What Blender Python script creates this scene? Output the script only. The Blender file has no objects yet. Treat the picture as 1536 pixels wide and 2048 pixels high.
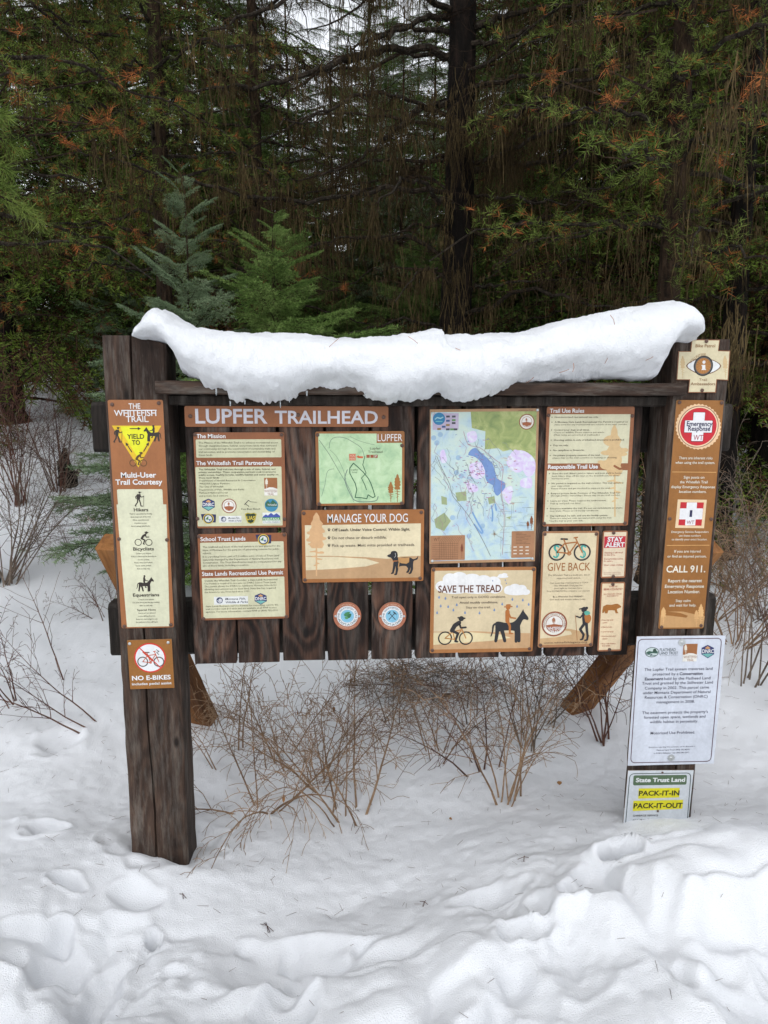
import bpy, math, random
import numpy as np
from mathutils import Vector, Matrix, Euler
from mathutils.geometry import tessellate_polygon

R = math.radians
scene = bpy.context.scene
COL = scene.collection

# ------------------------------------------------------------------ camera
F_PX, CX, CY = 1500.0, 768.0, 1024.0         # focal length in photo pixels (photo 1536 x 2048)
CAM = Vector((0.0, -2.38, 1.62))
CROT = Matrix.Rotation(R(-4.0), 3, 'Z') @ Matrix.Rotation(R(90 - 10.0), 3, 'X') @ Matrix.Rotation(R(0.28), 3, 'Z')
cd = bpy.data.cameras.new('camera')
cam = bpy.data.objects.new('camera', cd)
COL.objects.link(cam)
cd.sensor_fit = 'VERTICAL'
cd.sensor_height = 36.0
cd.lens = 36.0 * F_PX / 2048.0
cd.clip_start = 0.05
cd.clip_end = 2000
cam.matrix_world = Matrix.Translation(CAM) @ CROT.to_4x4()
scene.camera = cam

# ------------------------------------------------------------------ overcast daylight
SUN_EL, SUN_AZ = 52.0, 190.0
world = bpy.data.worlds.new("World")
scene.world = world
world.use_nodes = True
wn = world.node_tree
wn.nodes.clear()
wo = wn.nodes.new('ShaderNodeOutputWorld')
bg = wn.nodes.new('ShaderNodeBackground')
sky = wn.nodes.new('ShaderNodeTexSky')
sky.sky_type = 'NISHITA'
sky.sun_disc = False
sky.sun_elevation = R(SUN_EL)
sky.sun_rotation = R(SUN_AZ)
sky.air_density = 1.0
sky.dust_density = 1.0
hs = wn.nodes.new('ShaderNodeHueSaturation')
hs.inputs['Saturation'].default_value = 0.16
hs.inputs['Value'].default_value = 1.6
wn.links.new(sky.outputs[0], hs.inputs['Color'])
wn.links.new(hs.outputs[0], bg.inputs['Color'])
bg.inputs['Strength'].default_value = 0.15
wn.links.new(bg.outputs[0], wo.inputs['Surface'])
sd = bpy.data.lights.new('sun', 'SUN')
sd.energy = 0.6
sd.angle = R(80)
sd.color = (1.0, 0.98, 0.95)
sun = bpy.data.objects.new('sun', sd)
COL.objects.link(sun)
a = R(SUN_AZ)
sdir = Vector((math.sin(a) * math.cos(R(SUN_EL)), math.cos(a) * math.cos(R(SUN_EL)), math.sin(R(SUN_EL))))
sun.rotation_euler = sdir.to_track_quat('Z', 'Y').to_euler()
scene.view_settings.view_transform = 'Standard'
scene.view_settings.look = 'None'
scene.view_settings.exposure = 0.25
scene.view_settings.gamma = 1.0
scene.cycles.use_denoising = True
scene.cycles.max_bounces = 5
scene.cycles.diffuse_bounces = 4
scene.cycles.transparent_max_bounces = 4

# ------------------------------------------------------------------ tagging
def tag(o, label=None, cat=None, group=None, kind=None):
    if label: o['label'] = label
    if cat: o['category'] = cat
    if group: o['group'] = group
    if kind: o['kind'] = kind
    return o

def empty(name, loc, label=None, cat=None, group=None, rot=(0, 0, 0)):
    o = bpy.data.objects.new(name, None)
    o.empty_display_size = 0.1
    COL.objects.link(o)
    o.location = loc
    o.rotation_euler = rot
    return tag(o, label, cat, group)

def link_mesh(name, me, parent=None):
    o = bpy.data.objects.new(name, me)
    COL.objects.link(o)
    if parent is not None: o.parent = parent
    return o

# ------------------------------------------------------------------ measuring: photo pixel -> world
def ray(px, py):
    d = CROT @ Vector(((px - CX) / F_PX, -(py - CY) / F_PX, -1.0))
    return d.normalized()
def at(px, py, y):
    """the point that shows at photo pixel (px,py) on the vertical plane Y=y"""
    d = ray(px, py)
    return CAM + d * ((y - CAM.y) / d.y)

# ------------------------------------------------------------------ noise (numpy)
def _h(ix, iy, iz, seed):
    n = (ix.astype(np.int64) * 374761393 + iy.astype(np.int64) * 668265263 + iz.astype(np.int64) * 2147483647 + seed * 144269504) & 0xffffffff
    n = ((n ^ (n >> 13)) * 1274126177) & 0xffffffff
    n = ((n ^ (n >> 16)) * 2246822519) & 0xffffffff
    return ((n ^ (n >> 15)) & 0xffffff) / float(0xffffff)
def vnoise(x, y, z=0.0, seed=0):
    x = np.asarray(x, float); y = np.asarray(y, float); z = np.asarray(z, float) + 0 * x
    ix, iy, iz = np.floor(x), np.floor(y), np.floor(z)
    fx, fy, fz = x - ix, y - iy, z - iz
    fx, fy, fz = [f * f * f * (f * (f * 6 - 15) + 10) for f in (fx, fy, fz)]
    r = 0
    for dx in (0, 1):
        for dy in (0, 1):
            for dz in (0, 1):
                w = (fx if dx else 1 - fx) * (fy if dy else 1 - fy) * (fz if dz else 1 - fz)
                r = r + w * _h(ix + dx, iy + dy, iz + dz, seed)
    return r * 2 - 1
def fbm(x, y, z=0.0, octv=4, seed=0, gain=0.5):
    s = 0; a_ = 1.0; f = 1.0
    for i in range(octv):
        s = s + a_ * vnoise(x * f + 17.3 * i, y * f - 9.1 * i, z * f, seed + i)
        a_ *= gain; f *= 2.03
    return s
def sstep(e0, e1, x):
    t = np.clip((x - e0) / (e1 - e0), 0, 1)
    return t * t * (3 - 2 * t)

# ------------------------------------------------------------------ mesh soup
class Soup:
    def __init__(s):
        s.V = []; s.F = []; s.M = []; s.n = 0
    def add(s, V, F, m=0):
        V = np.asarray(V, float).reshape(-1, 3); F = np.asarray(F, int).reshape(-1, 3)
        s.V.append(V); s.F.append(F + s.n)
        s.M.append(np.broadcast_to(np.asarray(m, int), (len(F),)).copy())
        s.n += len(V)
    def quads(s, V, Q, m=0):
        Q = np.asarray(Q, int).reshape(-1, 4)
        F = np.concatenate([Q[:, [0, 1, 2]], Q[:, [0, 2, 3]]])
        s.add(V, F, m)
    def extend(s, o, rot=None, loc=None, scale=1.0, m=None):
        V, F, M = o.arrays()
        V = V * scale
        if rot is not None: V = V @ np.asarray(rot, float).T
        if loc is not None: V = V + np.asarray(loc, float)
        s.V.append(V); s.F.append(F + s.n); s.M.append(M if m is None else np.full(len(F), m)); s.n += len(V)
    def arrays(s):
        if not s.V: return np.zeros((0, 3)), np.zeros((0, 3), int), np.zeros(0, int)
        if len(s.V) > 1:
            s.V = [np.concatenate(s.V)]; s.F = [np.concatenate(s.F)]; s.M = [np.concatenate(s.M)]
        return s.V[0], s.F[0], s.M[0]
    def tube(s, pts, rad, sides=6, m=0, cap=True):
        P = np.asarray([tuple(p) for p in pts], float); n = len(P)
        rad = np.broadcast_to(np.asarray(rad, float), (n,))
        T = np.gradient(P, axis=0); T /= np.linalg.norm(T, axis=1)[:, None] + 1e-9
        up = np.array([0, 0, 1.0]) if abs(T[0, 2]) < .9 else np.array([1.0, 0, 0])
        rings = []
        A = np.cross(T[0], up); A /= np.linalg.norm(A)
        th = np.arange(sides) * 2 * math.pi / sides
        for i in range(n):
            A = A - T[i] * (A @ T[i]); A /= np.linalg.norm(A) + 1e-9
            B = np.cross(T[i], A)
            rings.append(P[i] + rad[i] * (np.cos(th)[:, None] * A + np.sin(th)[:, None] * B))
        V = np.concatenate(rings)
        Q = []
        for i in range(n - 1):
            for k in range(sides):
                a0 = i * sides + k; b0 = i * sides + (k + 1) % sides
                Q.append((a0, b0, b0 + sides, a0 + sides))
        s.quads(V, Q, m)
        if cap:
            for base, p in ((0, P[0]), ((n - 1) * sides, P[-1])):
                W = np.concatenate([V[base:base + sides], [p]])
                s.add(W, [(k, (k + 1) % sides, sides) for k in range(sides)], m)
    def segs(s, A, B, ra, rb, m=0):
        """many thin three-sided twigs at once"""
        A = np.asarray(A, float); B = np.asarray(B, float); n = len(A)
        if n == 0: return
        ra = np.broadcast_to(np.asarray(ra, float), (n,))[:, None]; rb = np.broadcast_to(np.asarray(rb, float), (n,))[:, None]
        T = B - A; T /= np.linalg.norm(T, axis=1)[:, None] + 1e-9
        up = np.where(np.abs(T[:, 2:3]) < .9, [[0, 0, 1.0]], [[1.0, 0, 0]])
        X = np.cross(T, up); X /= np.linalg.norm(X, axis=1)[:, None] + 1e-9
        Y = np.cross(T, X)
        V = np.empty((n, 6, 3))
        for k in range(3):
            c_, s_ = math.cos(k * 2.0944), math.sin(k * 2.0944)
            V[:, k] = A + ra * (c_ * X + s_ * Y); V[:, 3 + k] = B + rb * (c_ * X + s_ * Y)
        base = (np.arange(n) * 6)[:, None]
        q = np.array([(0, 1, 4), (0, 4, 3), (1, 2, 5), (1, 5, 4), (2, 0, 3), (2, 3, 5)])
        F = (base[:, :, None] + q[None]).reshape(-1, 3)
        mm = m if np.isscalar(m) else np.repeat(m, 6)
        s.add(V.reshape(-1, 3), F, mm)
    def blades(s, A, D, L, w, rng, m=0):
        """many needles: a thin triangle from A along D"""
        n = len(A)
        if n == 0: return
        D = D / (np.linalg.norm(D, axis=1)[:, None] + 1e-9)
        P = np.cross(D, rng.normal(size=(n, 3))); P /= np.linalg.norm(P, axis=1)[:, None] + 1e-9
        L = np.broadcast_to(np.asarray(L, float), (n,))[:, None]; w = np.broadcast_to(np.asarray(w, float), (n,))[:, None]
        V = np.empty((n, 3, 3))
        V[:, 0] = A - P * w / 2; V[:, 1] = A + P * w / 2; V[:, 2] = A + D * L
        mm = m if np.isscalar(m) else np.asarray(m)
        s.add(V.reshape(-1, 3), np.arange(3 * n).reshape(-1, 3), mm)
    def build(s, name, mats, parent=None, smooth=False):
        V, F, M = s.arrays()
        me = bpy.data.meshes.new(name)
        me.vertices.add(len(V)); me.vertices.foreach_set('co', V.astype(np.float32).ravel())
        me.loops.add(len(F) * 3); me.loops.foreach_set('vertex_index', F.astype(np.int32).ravel())
        me.polygons.add(len(F)); me.polygons.foreach_set('loop_start', (np.arange(len(F)) * 3).astype(np.int32))
        me.polygons.foreach_set('loop_total', np.full(len(F), 3, np.int32)) if False else None
        me.polygons.foreach_set('material_index', M.astype(np.int32))
        me.polygons.foreach_set('use_smooth', np.full(len(F), bool(smooth)))
        for mt in (mats if isinstance(mats, (list, tuple)) else [mats]): me.materials.append(mt)
        me.update(calc_edges=True)
        return link_mesh(name, me, parent)

def grid_mesh(name, P, mat, parent=None, smooth=True, wrap_u=False):
    """P: (nu,nv,3) grid of points -> quads"""
    nu, nv, _ = P.shape
    idx = np.arange(nu * nv).reshape(nu, nv)
    if wrap_u: idx = np.concatenate([idx, idx[:1]])
    Q = np.stack([idx[:-1, :-1], idx[1:, :-1], idx[1:, 1:], idx[:-1, 1:]], -1).reshape(-1, 4)
    me = bpy.data.meshes.new(name)
    me.vertices.add(nu * nv); me.vertices.foreach_set('co', P.reshape(-1).astype(np.float32))
    me.loops.add(len(Q) * 4); me.loops.foreach_set('vertex_index', Q.astype(np.int32).ravel())
    me.polygons.add(len(Q)); me.polygons.foreach_set('loop_start', (np.arange(len(Q)) * 4).astype(np.int32))
    me.polygons.foreach_set('use_smooth', np.full(len(Q), smooth))
    me.materials.append(mat)
    me.update(calc_edges=True)
    return link_mesh(name, me, parent)

# ------------------------------------------------------------------ materials
class NT:
    def __init__(s, name):
        s.m = bpy.data.materials.new(name); s.m.use_nodes = True
        s.t = s.m.node_tree; s.b = s.t.nodes['Principled BSDF']
        s.out = s.t.nodes['Material Output']
    def n(s, typ, **kw):
        nd = s.t.nodes.new(typ)
        for k, v in kw.items():
            if k.startswith('i_'): nd.inputs[k[2:].replace('_', ' ')].default_value = v
            else: setattr(nd, k, v)
        return nd
    def l(s, a_, b_): s.t.links.new(a_, b_)
    def coords(s, scale=(1, 1, 1), rnd=True, obj=True):
        tc = s.n('ShaderNodeTexCoord')
        mp = s.n('ShaderNodeMapping'); mp.inputs['Scale'].default_value = scale
        s.l(tc.outputs['Object' if obj else 'Generated'], mp.inputs['Vector'])
        if rnd:
            oi = s.n('ShaderNodeObjectInfo'); mu = s.n('ShaderNodeMath', operation='MULTIPLY'); mu.inputs[1].default_value = 37.0
            s.l(oi.outputs['Random'], mu.inputs[0])
            cb = s.n('ShaderNodeCombineXYZ')
            for k in range(3): s.l(mu.outputs[0], cb.inputs[k])
            s.l(cb.outputs[0], mp.inputs['Location'])
        return mp.outputs[0]
    def noise(s, vec, scale, detail=4, rough=.55, dist=0.0):
        nd = s.n('ShaderNodeTexNoise'); nd.inputs['Scale'].default_value = scale; nd.inputs['Detail'].default_value = detail
        nd.inputs['Roughness'].default_value = rough; nd.inputs['Distortion'].default_value = dist
        s.l(vec, nd.inputs['Vector']); return nd.outputs['Fac']
    def ramp(s, fac, stops, interp='LINEAR'):
        nd = s.n('ShaderNodeValToRGB'); cr = nd.color_ramp; cr.interpolation = interp
        while len(cr.elements) < len(stops): cr.elements.new(0.5)
        for e, (p, c) in zip(cr.elements, stops):
            e.position = p; e.color = (*c, 1) if len(c) == 3 else c
        s.l(fac, nd.inputs[0]); return nd.outputs[0]
    def mix(s, fac, a_, b_, mode='MIX'):
        nd = s.n('ShaderNodeMix', data_type='RGBA', blend_type=mode)
        for sock, v in ((nd.inputs[0], fac), (nd.inputs[6], a_), (nd.inputs[7], b_)):
            if isinstance(v, bpy.types.NodeSocket): s.l(v, sock)
            elif isinstance(v, (int, float)): sock.default_value = v
            else: sock.default_value = (*v, 1)
        return nd.outputs[2]
    def math(s, op, a_, b_=None):
        nd = s.n('ShaderNodeMath', operation=op)
        for sock, v in ((nd.inputs[0], a_), (nd.inputs[1], b_)):
            if v is None: continue
            if isinstance(v, bpy.types.NodeSocket): s.l(v, sock)
            else: sock.default_value = v
        return nd.outputs[0]
    def bump(s, h, strength=.3, dist=.01):
        nd = s.n('ShaderNodeBump'); nd.inputs['Strength'].default_value = strength; nd.inputs['Distance'].default_value = dist
        s.l(h, nd.inputs['Height']); s.l(nd.outputs[0], s.b.inputs['Normal'])
    def col(s, c):
        if isinstance(c, bpy.types.NodeSocket): s.l(c, s.b.inputs['Base Color'])
        else: s.b.inputs['Base Color'].default_value = (*c, 1)
    def set(s, rough=.6, spec=.5, metal=0.0):
        s.b.inputs['Roughness'].default_value = rough
        s.b.inputs['Specular IOR Level'].default_value = spec
        s.b.inputs['Metallic'].default_value = metal
        return s.m

def lin(h):
    """sRGB 0-255 triple -> linear"""
    return tuple(((c / 255) / 12.92 if c / 255 <= .04045 else ((c / 255 + .055) / 1.055) ** 2.4) for c in h)

_ink = {}
def ink(r, g, b, rough=.45, spec=.35):
    """printed ink of the colour read off the photo; the print is slightly weathered by a fine noise"""
    key = (r, g, b)
    if key not in _ink:
        t = NT('print_%d_%d_%d' % key); v = t.coords((1, 1, 1), rnd=False)
        n1 = t.noise(v, 9, 5, .65); n2 = t.noise(v, 140, 3, .7)
        c = tuple(x * .74 for x in lin(key))
        n3 = t.noise(t.coords((1, 1, .12)), 30, 4, .7)
        f = t.math('ADD', t.math('ADD', t.math('MULTIPLY', n1, .5), t.math('MULTIPLY', n2, .25)), t.math('MULTIPLY', n3, .25))
        t.col(t.ramp(f, [(.34, tuple(x * .78 for x in c)), (.66, tuple(min(1, x * 1.1 + .004) for x in c))]))
        _ink[key] = t.set(rough, spec)
    return _ink[key]

def mat_snow(name, tint=(.775, .795, .825)):
    t = NT(name); v = t.coords((1, 1, 1), rnd=False)
    n0 = t.noise(v, 1.2, 5, .6); n1 = t.noise(v, 28, 5, .65); n2 = t.noise(v, 260, 3, .7)
    c = t.ramp(n0, [(.3, tuple(x * .955 for x in tint)), (.65, tint)])
    speck = t.ramp(t.noise(v, 420, 2, .5), [(.735, (1, 1, 1)), (.76, (.45, .38, .3))])
    c = t.mix(.35, c, t.mix(1.0, c, speck, 'MULTIPLY'))
    t.col(c)
    t.bump(t.math('ADD', t.math('MULTIPLY', n1, .4), t.math('MULTIPLY', n2, .8)), .75, .010)
    t.b.inputs['Subsurface Weight'].default_value = 0.0
    return t.set(.55, .3)
SNOW = mat_snow('snow')

def mat_wood(name, dark, mid, light, vertical=True, ringy=1.0, grey=(.16, .15, .14), greyf=.35):
    t = NT(name)
    sc = (1, 1, .09) if vertical else (.09, 1, 1)
    v = t.coords(sc)
    big = t.noise(v, 7, 4, .55, 1.0)
    gr = t.noise(v, 85, 7, .75, .3)
    fine = t.noise(v, 260, 4, .7)
    vk = t.coords((1, 1, .28) if vertical else (.28, 1, 1))
    kn = t.noise(vk, 5.5, 2, .4, .3)
    rings = t.math('SINE', t.math('MULTIPLY', kn, 95.0))
    rings = t.math('MULTIPLY', rings, .05 * ringy)
    f = t.math('ADD', t.math('ADD', t.math('MULTIPLY', big, .45), t.math('MULTIPLY', gr, .55)), rings)
    c = t.ramp(f, [(.3, dark), (.5, mid), (.72, light)])
    gf = t.ramp(t.noise(t.coords((1, 1, .12) if vertical else (.12, 1, 1)), 30, 6, .75), [(.48, (0, 0, 0)), (.66, (greyf,) * 3)])
    c = t.mix(gf, c, grey)
    lo = t.ramp(t.noise(t.coords((1, 1, .6) if vertical else (.6, 1, 1)), 3.2, 3, .6), [(.36, (.55, .52, .5)), (.62, (1.25, 1.22, 1.2))])
    c = t.mix(1.0, c, lo, 'MULTIPLY')
    vo = t.n('ShaderNodeTexVoronoi'); vo.inputs['Scale'].default_value = 9.0; t.l(t.coords((1, 1, .45) if vertical else (.45, 1, 1)), vo.inputs['Vector'])
    c = t.mix(t.ramp(vo.outputs['Distance'], [(.05, (.9,) * 3), (.11, (0, 0, 0))]), c, tuple(x * .5 for x in dark))
    t.col(c)
    t.bump(t.math('ADD', t.math('ADD', gr, rings), t.math('MULTIPLY', fine, .5)), .5, .004)
    return t.set(.78, .25)
W_POST = mat_wood('weathered_post_wood', (.010, .006, .004), (.036, .022, .016), (.095, .060, .042), grey=(.15, .138, .122), greyf=.6)
W_PLANK = mat_wood('stained_plank_wood', (.006, .004, .003), (.027, .014, .010), (.10, .052, .034), ringy=2.2, grey=(.125, .108, .095), greyf=.55)
W_RAIL = mat_wood('dark_rail_wood', (.006, .005, .004), (.018, .014, .011), (.05, .04, .034), vertical=False, grey=(.12, .11, .10))
W_BRACE = mat_wood('orange_brace_wood', (.09, .035, .011), (.2, .085, .025), (.33, .16, .055), vertical=True, ringy=.7, greyf=.1)
def simple(name, c, rough=.5, spec=.5, metal=0.0):
    t = NT(name); t.col(c); return t.set(rough, spec, metal)
M_SCREW = simple('brown_painted_screw', (.10, .055, .04), .5, .5, .3)
M_ZINC = simple('galvanised_washer', (.5, .52, .52), .45, .5, .8)
M_EDGE = simple('sign_plate_edge', (.25, .17, .12), .5, .4)

def box(soup, x0, x1, y0, y1, z0, z1, m=0):
    V = [(x, y, z) for x in (x0, x1) for y in (y0, y1) for z in (z0, z1)]
    soup.quads(V, [(0, 1, 3, 2), (4, 6, 7, 5), (0, 4, 5, 1), (2, 3, 7, 6), (0, 2, 6, 4), (1, 5, 7, 3)], m)

def timber(name, size, mat, parent, loc, rot=(0, 0, 0), bev=.006, seed=0, wob=.0015, split=None, seg=.05, chip=None):
    """a sawn timber with worn edges: section size[0] x size[1], length size[2] along local Z, centred in X/Y, from z=0 up"""
    w, d, L = size
    rs = np.random.RandomState(seed)
    nz = max(2, int(L / seg))
    b = bev
    prof = [(-w/2, -d/2 + b), (-w/2 + b, -d/2), (-w/6, -d/2), (w/6, -d/2), (w/2 - b, -d/2), (w/2, -d/2 + b), (w/2, d/2 - b), (w/2 - b, d/2), (-w/2 + b, d/2), (-w/2, d/2 - b)]
    if split is not None:     # drying crack down the front face
        sx = split
        prof = [(-w/2, -d/2 + b), (-w/2 + b, -d/2), (sx - .004, -d/2), (sx - .0012, -d/2 + .012), (sx + .0014, -d/2 + .012), (sx + .004, -d/2), (w/2 - b, -d/2), (w/2, -d/2 + b), (w/2, d/2 - b), (w/2 - b, d/2), (-w/2 + b, d/2), (-w/2, d/2 - b)]
    n = len(prof)
    rings = []
    for i in range(nz + 1):
        z = L * i / nz
        k = 0.985 if i in (0, nz) else 1.0
        for j, (px, py) in enumerate(prof):
            o = wob * (rs.rand() - .5) * 2
            s_ = 0.0
            if split is not None and 2 <= j <= 5: s_ = .004 * math.sin(z * 3.1 + 1) + .002 * math.sin(z * 11)
            zz = z
            if chip is not None and i == nz: zz -= chip(px, py)
            rings.append((px * k + o + s_, py * k + o * .5, zz))
    S = Soup()
    Q = []
    for i in range(nz):
        for j in range(n):
            a0 = i * n + j; b0 = i * n + (j + 1) % n
            Q.append((a0, b0, b0 + n, a0 + n))
    S.quads(rings, Q)
    for base in (0, nz * n):
        ring = rings[base:base + n]
        c = tuple(np.mean(ring, axis=0))
        S.add(ring + [c], [(k, (k + 1) % n, n) for k in range(n)])
    o = S.build(name, mat, parent)
    o.location = loc; o.rotation_euler = rot
    return o
# ================================================================== GROUND
PITS = []     # (x, y, radius, depth, stretch) foot holes and hollows
def gz(x, y):
    x = np.asarray(x, float); y = np.asarray(y, float)
    near = np.exp(-((x * .8) ** 2 + (y + .8) ** 2) / 9.0)
    z = 0.10 * vnoise(x * .22, y * .22, 0, 5) * (1 - near) + .05 * vnoise(x * .7, y * .7, 0, 6)
    z = z + .10 * sstep(.25, 1.3, y) + .50 * sstep(1.0, 7.0, y) + .35 * sstep(7, 16, y) + .48 * sstep(-.8, -3.0, x) * sstep(2, 8, y)
    z = z + .05 * np.exp(-((x + .75) ** 2 / .35 + (y - .0) ** 2 / .12))
    # berm on the right that buries the foot of the right post
    z = z + .16 * sstep(.15, 1.0, x) * sstep(.55, -.25, y) * sstep(-2.6, -.9, y)
    z = z + .12 * np.exp(-((x - 1.42) ** 2 / .22 + (y + .40) ** 2 / .05))
    z = z - .05 * np.exp(-((x + .1) ** 2 / .8 + (y - .35) ** 2 / .2))
    # trodden, lumpy snow in the foreground
    fg = sstep(.05, -.45, y + .06 * vnoise(x * 2, y * 2, 0, 21)) * np.exp(-np.maximum(0, np.abs(x) - 3) / 3.0)
    wx = x + .10 * fbm(x * 2.2, y * 2.2, 3, 3, 31); wy = y + .10 * fbm(x * 2.2, y * 2.2, 8, 3, 41)
    a1 = np.abs(vnoise(wx * 3.1, wy * 4.0, 0, 51)); a2 = np.abs(vnoise(wx * 6.5 + 4, wy * 8.0, 0, 52))
    lum = .5 * fbm(wx * 1.6, wy * 2.3, 0, 2, 53)
    z = z + fg * (.15 * lum + .070 * (np.sqrt(a1 * a1 + .0025) - .3) + .020 * (np.sqrt(a2 * a2 + .003) - .3) + .008 * sstep(-.1, .5, vnoise(x * 1.7, y * 1.7, 0, 63)) * fbm(wx * 13, wy * 15, 0, 4, 61, .6))
    st = vnoise(wx * 1.7 + 9, wy * 2.9, 0, 71)
    z = z + fg * .022 * sstep(.0, .16, st) - fg * .011
    z = z + (1 - fg) * (.012 * fbm(x * 3.5, y * 3.5, 0, 3, 81)) + .0022 * fbm(x * 30, y * 30, 0, 2, 91)
    z = np.array(z, float)
    for (qx, qy, qr, qd, qs) in PITS:
        r2 = ((x - qx) ** 2 + ((y - qy) * qs) ** 2) / (qr * qr)
        m_ = r2 < 6
        if not m_.any(): continue
        xm, ym = x[m_], y[m_]
        k_ = np.clip(r2[m_] * (1 + .6 * vnoise(xm * 14 + qx, ym * 14, 0, 7)), 0, 9)
        z[m_] -= qd * np.exp(-k_ ** (2.4 if qr < .12 else 1.3)) - qd * .18 * np.exp(-(np.sqrt(k_) - 1.35) ** 2 / .05)
    return z
def gz1(x, y): return float(gz(np.array([x]), np.array([y]))[0])
def on_ground(px, py):
    """where the view ray of a photo pixel meets the snow"""
    d = ray(px, py)
    t = np.concatenate([np.arange(1.0, 6, .006), np.geomspace(6, 300, 500)])
    z = gz(CAM.x + d.x * t, CAM.y + d.y * t)
    hit = np.nonzero(CAM.z + d.z * t <= z)[0]
    k = hit[0] if len(hit) else len(t) - 1
    return CAM + d * float(t[k])
_post = []
for (px, py, r_, dep, st_) in ((1240, 1705, .042, .13, 1.3), (308, 1885, .018, .07, 1), (95, 1655, .07, .05, 1.6), (130, 1760, .05, .045, 1.3),
                              (270, 1790, .06, .035, 1.2), (560, 1940, .16, .05, 1.5), (190, 1950, .13, .06, 1.0), (960, 1800, .09, .04, 1.8),
                              (1150, 1900, .14, .04, 1.3), (1400, 1850, .12, .045, 1.2), (1000, 1990, .12, .04, 1.0),
                              (60, 1880, .10, .05, 1.2), (1500, 1990, .1, .05, 1), (120, 1480, .10, .035, 1.4)):
    p = on_ground(px, py); _post.append((p.x, p.y, r_, dep, st_))
PITS += _post
_rb = random.Random(21)
for k in range(34):       # boot prints and broken crust along the path in front
    qx = _rb.uniform(-1.1, 1.5); qy = _rb.uniform(-1.25, -.42)
    PITS.append((qx, qy, _rb.uniform(.035, .085), _rb.uniform(.018, .048), _rb.choice((.6, .8, 1.3, 1.7))))
PITS.append((-.60, .13, .15, .045, 1.0))      # melt hollow round the left post

def axis(lo, hi, step, g, far_lo, far_hi):
    c = list(np.arange(lo, hi + step / 2, step))
    a_ = []; s_ = step; p = lo
    while p > far_lo: s_ *= g; p -= s_; a_.append(p)
    b_ = []; s_ = step; p = c[-1]
    while p < far_hi: s_ *= g; p += s_; b_.append(p)
    return np.array(a_[::-1] + c + b_)
gx = axis(-1.75, 1.75, .0085, 1.045, -450, 450)
gy = axis(-1.35, .55, .0085, 1.04, -80, 450)
X, Y = np.meshgrid(gx, gy, indexing='ij')
ground = grid_mesh('snow_ground', np.stack([X, Y, gz(X, Y)], -1), SNOW)
tag(ground, kind='structure')

# ================================================================== NOTICE BOARD (timber)
kiosk = empty('trailhead_notice_board', (0.15, .07, 0), 'large dark timber trailhead board of two posts and vertical planks capped with snow', 'notice board')
KB = Vector((0.15, .07, 0))
def kl(x, y, z): return (x - KB.x, y - KB.y, z - KB.z)
YP = 0.0        # front face of the posts
def span(pxa, pxb, py, y):
    a_, b_ = at(pxa, py, y), at(pxb, py, y); return (a_.x + b_.x) / 2, abs(b_.x - a_.x)
# posts
zt = at(265, 671, YP).z
def chipL(px, py): return .0 if px < .03 else .012 + .25 * max(0, px - .05)
xc, w = span(203.5, 331, 684, YP); xl1, wl1 = span(262, 374, 1690, YP)
PLX, PLW = (xc + xl1) / 2, (w + wl1) / 2
post_l = timber('post', (PLW, .16, zt + .5), W_POST, kiosk, kl(PLX, YP + .08, -.5), seed=1, split=-.012, bev=.007, chip=chipL)
xc, w = span(1352, 1464, 684, YP); x2, w2 = span(1287, 1391, 1535, YP)
PRX, PRW = (xc + x2) / 2, (w + w2) / 2
zr = at(1405, 678, YP).z
post_r = timber('post', (PRW, .16, zr + .5), W_POST, kiosk, kl(PRX, YP + .08, -.5), seed=2, split=.02, bev=.007)
print('posts', PLX, PLW, PRX, PRW, zt, zr)
# cap ledge (a plank laid flat, lapping over the post faces) and the header beam under it
YL = -.035
a_ = at(309, 760, YL); b_ = at(1375, 768, YL); zl = (a_.z + b_.z) / 2
LEDZ = zl
ledge = timber('ledge', (.040, .15, b_.x - a_.x), W_RAIL if False else W_POST, kiosk, kl(a_.x, YL + .075, zl - .02), rot=(0, R(90), 0), seed=3, bev=.004, wob=.001)
hb = at(700, 812, .02)
header = timber('header_beam', (zl - .041 - hb.z, .09, PRX - PLX - (PLW + PRW) / 2 + .01), W_RAIL, kiosk, kl(PLX + PLW / 2 - .005, .075, (zl - .041 + hb.z) / 2), rot=(0, R(90), 0), seed=4)
# vertical planks: (left px, right px) read along the bottom edge
YB = .050
bot = [(391, 472, 1327), (478, 559, 1325), (568, 649, 1321), (655, 737, 1320), (743, 824, 1318), (831, 912, 1316), (918, 998, 1315), (1004, 1084, 1313), (1089, 1172, 1312), (1177, 1255, 1310)]
PL = []
for i, (xa, xb, yb) in enumerate(bot):
    xc, w = span(xa, xb, yb, YB); z0 = at((xa + xb) / 2, yb, YB).z
    PL.append((xc, w, z0))
pitch = np.polyfit(range(10), [p[0] for p in PL], 1)
for i, (xc, w, z0) in enumerate(PL):
    ww = float(np.mean([p[1] for p in PL])) + random.Random(i).uniform(-.002, .003)
    timber('plank', (ww, .035, zl - .062 - z0), W_PLANK, kiosk, kl(xc, YB + .0175 + .0012 * (i % 3), z0), seed=10 + i, bev=.003, wob=.0012)
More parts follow.
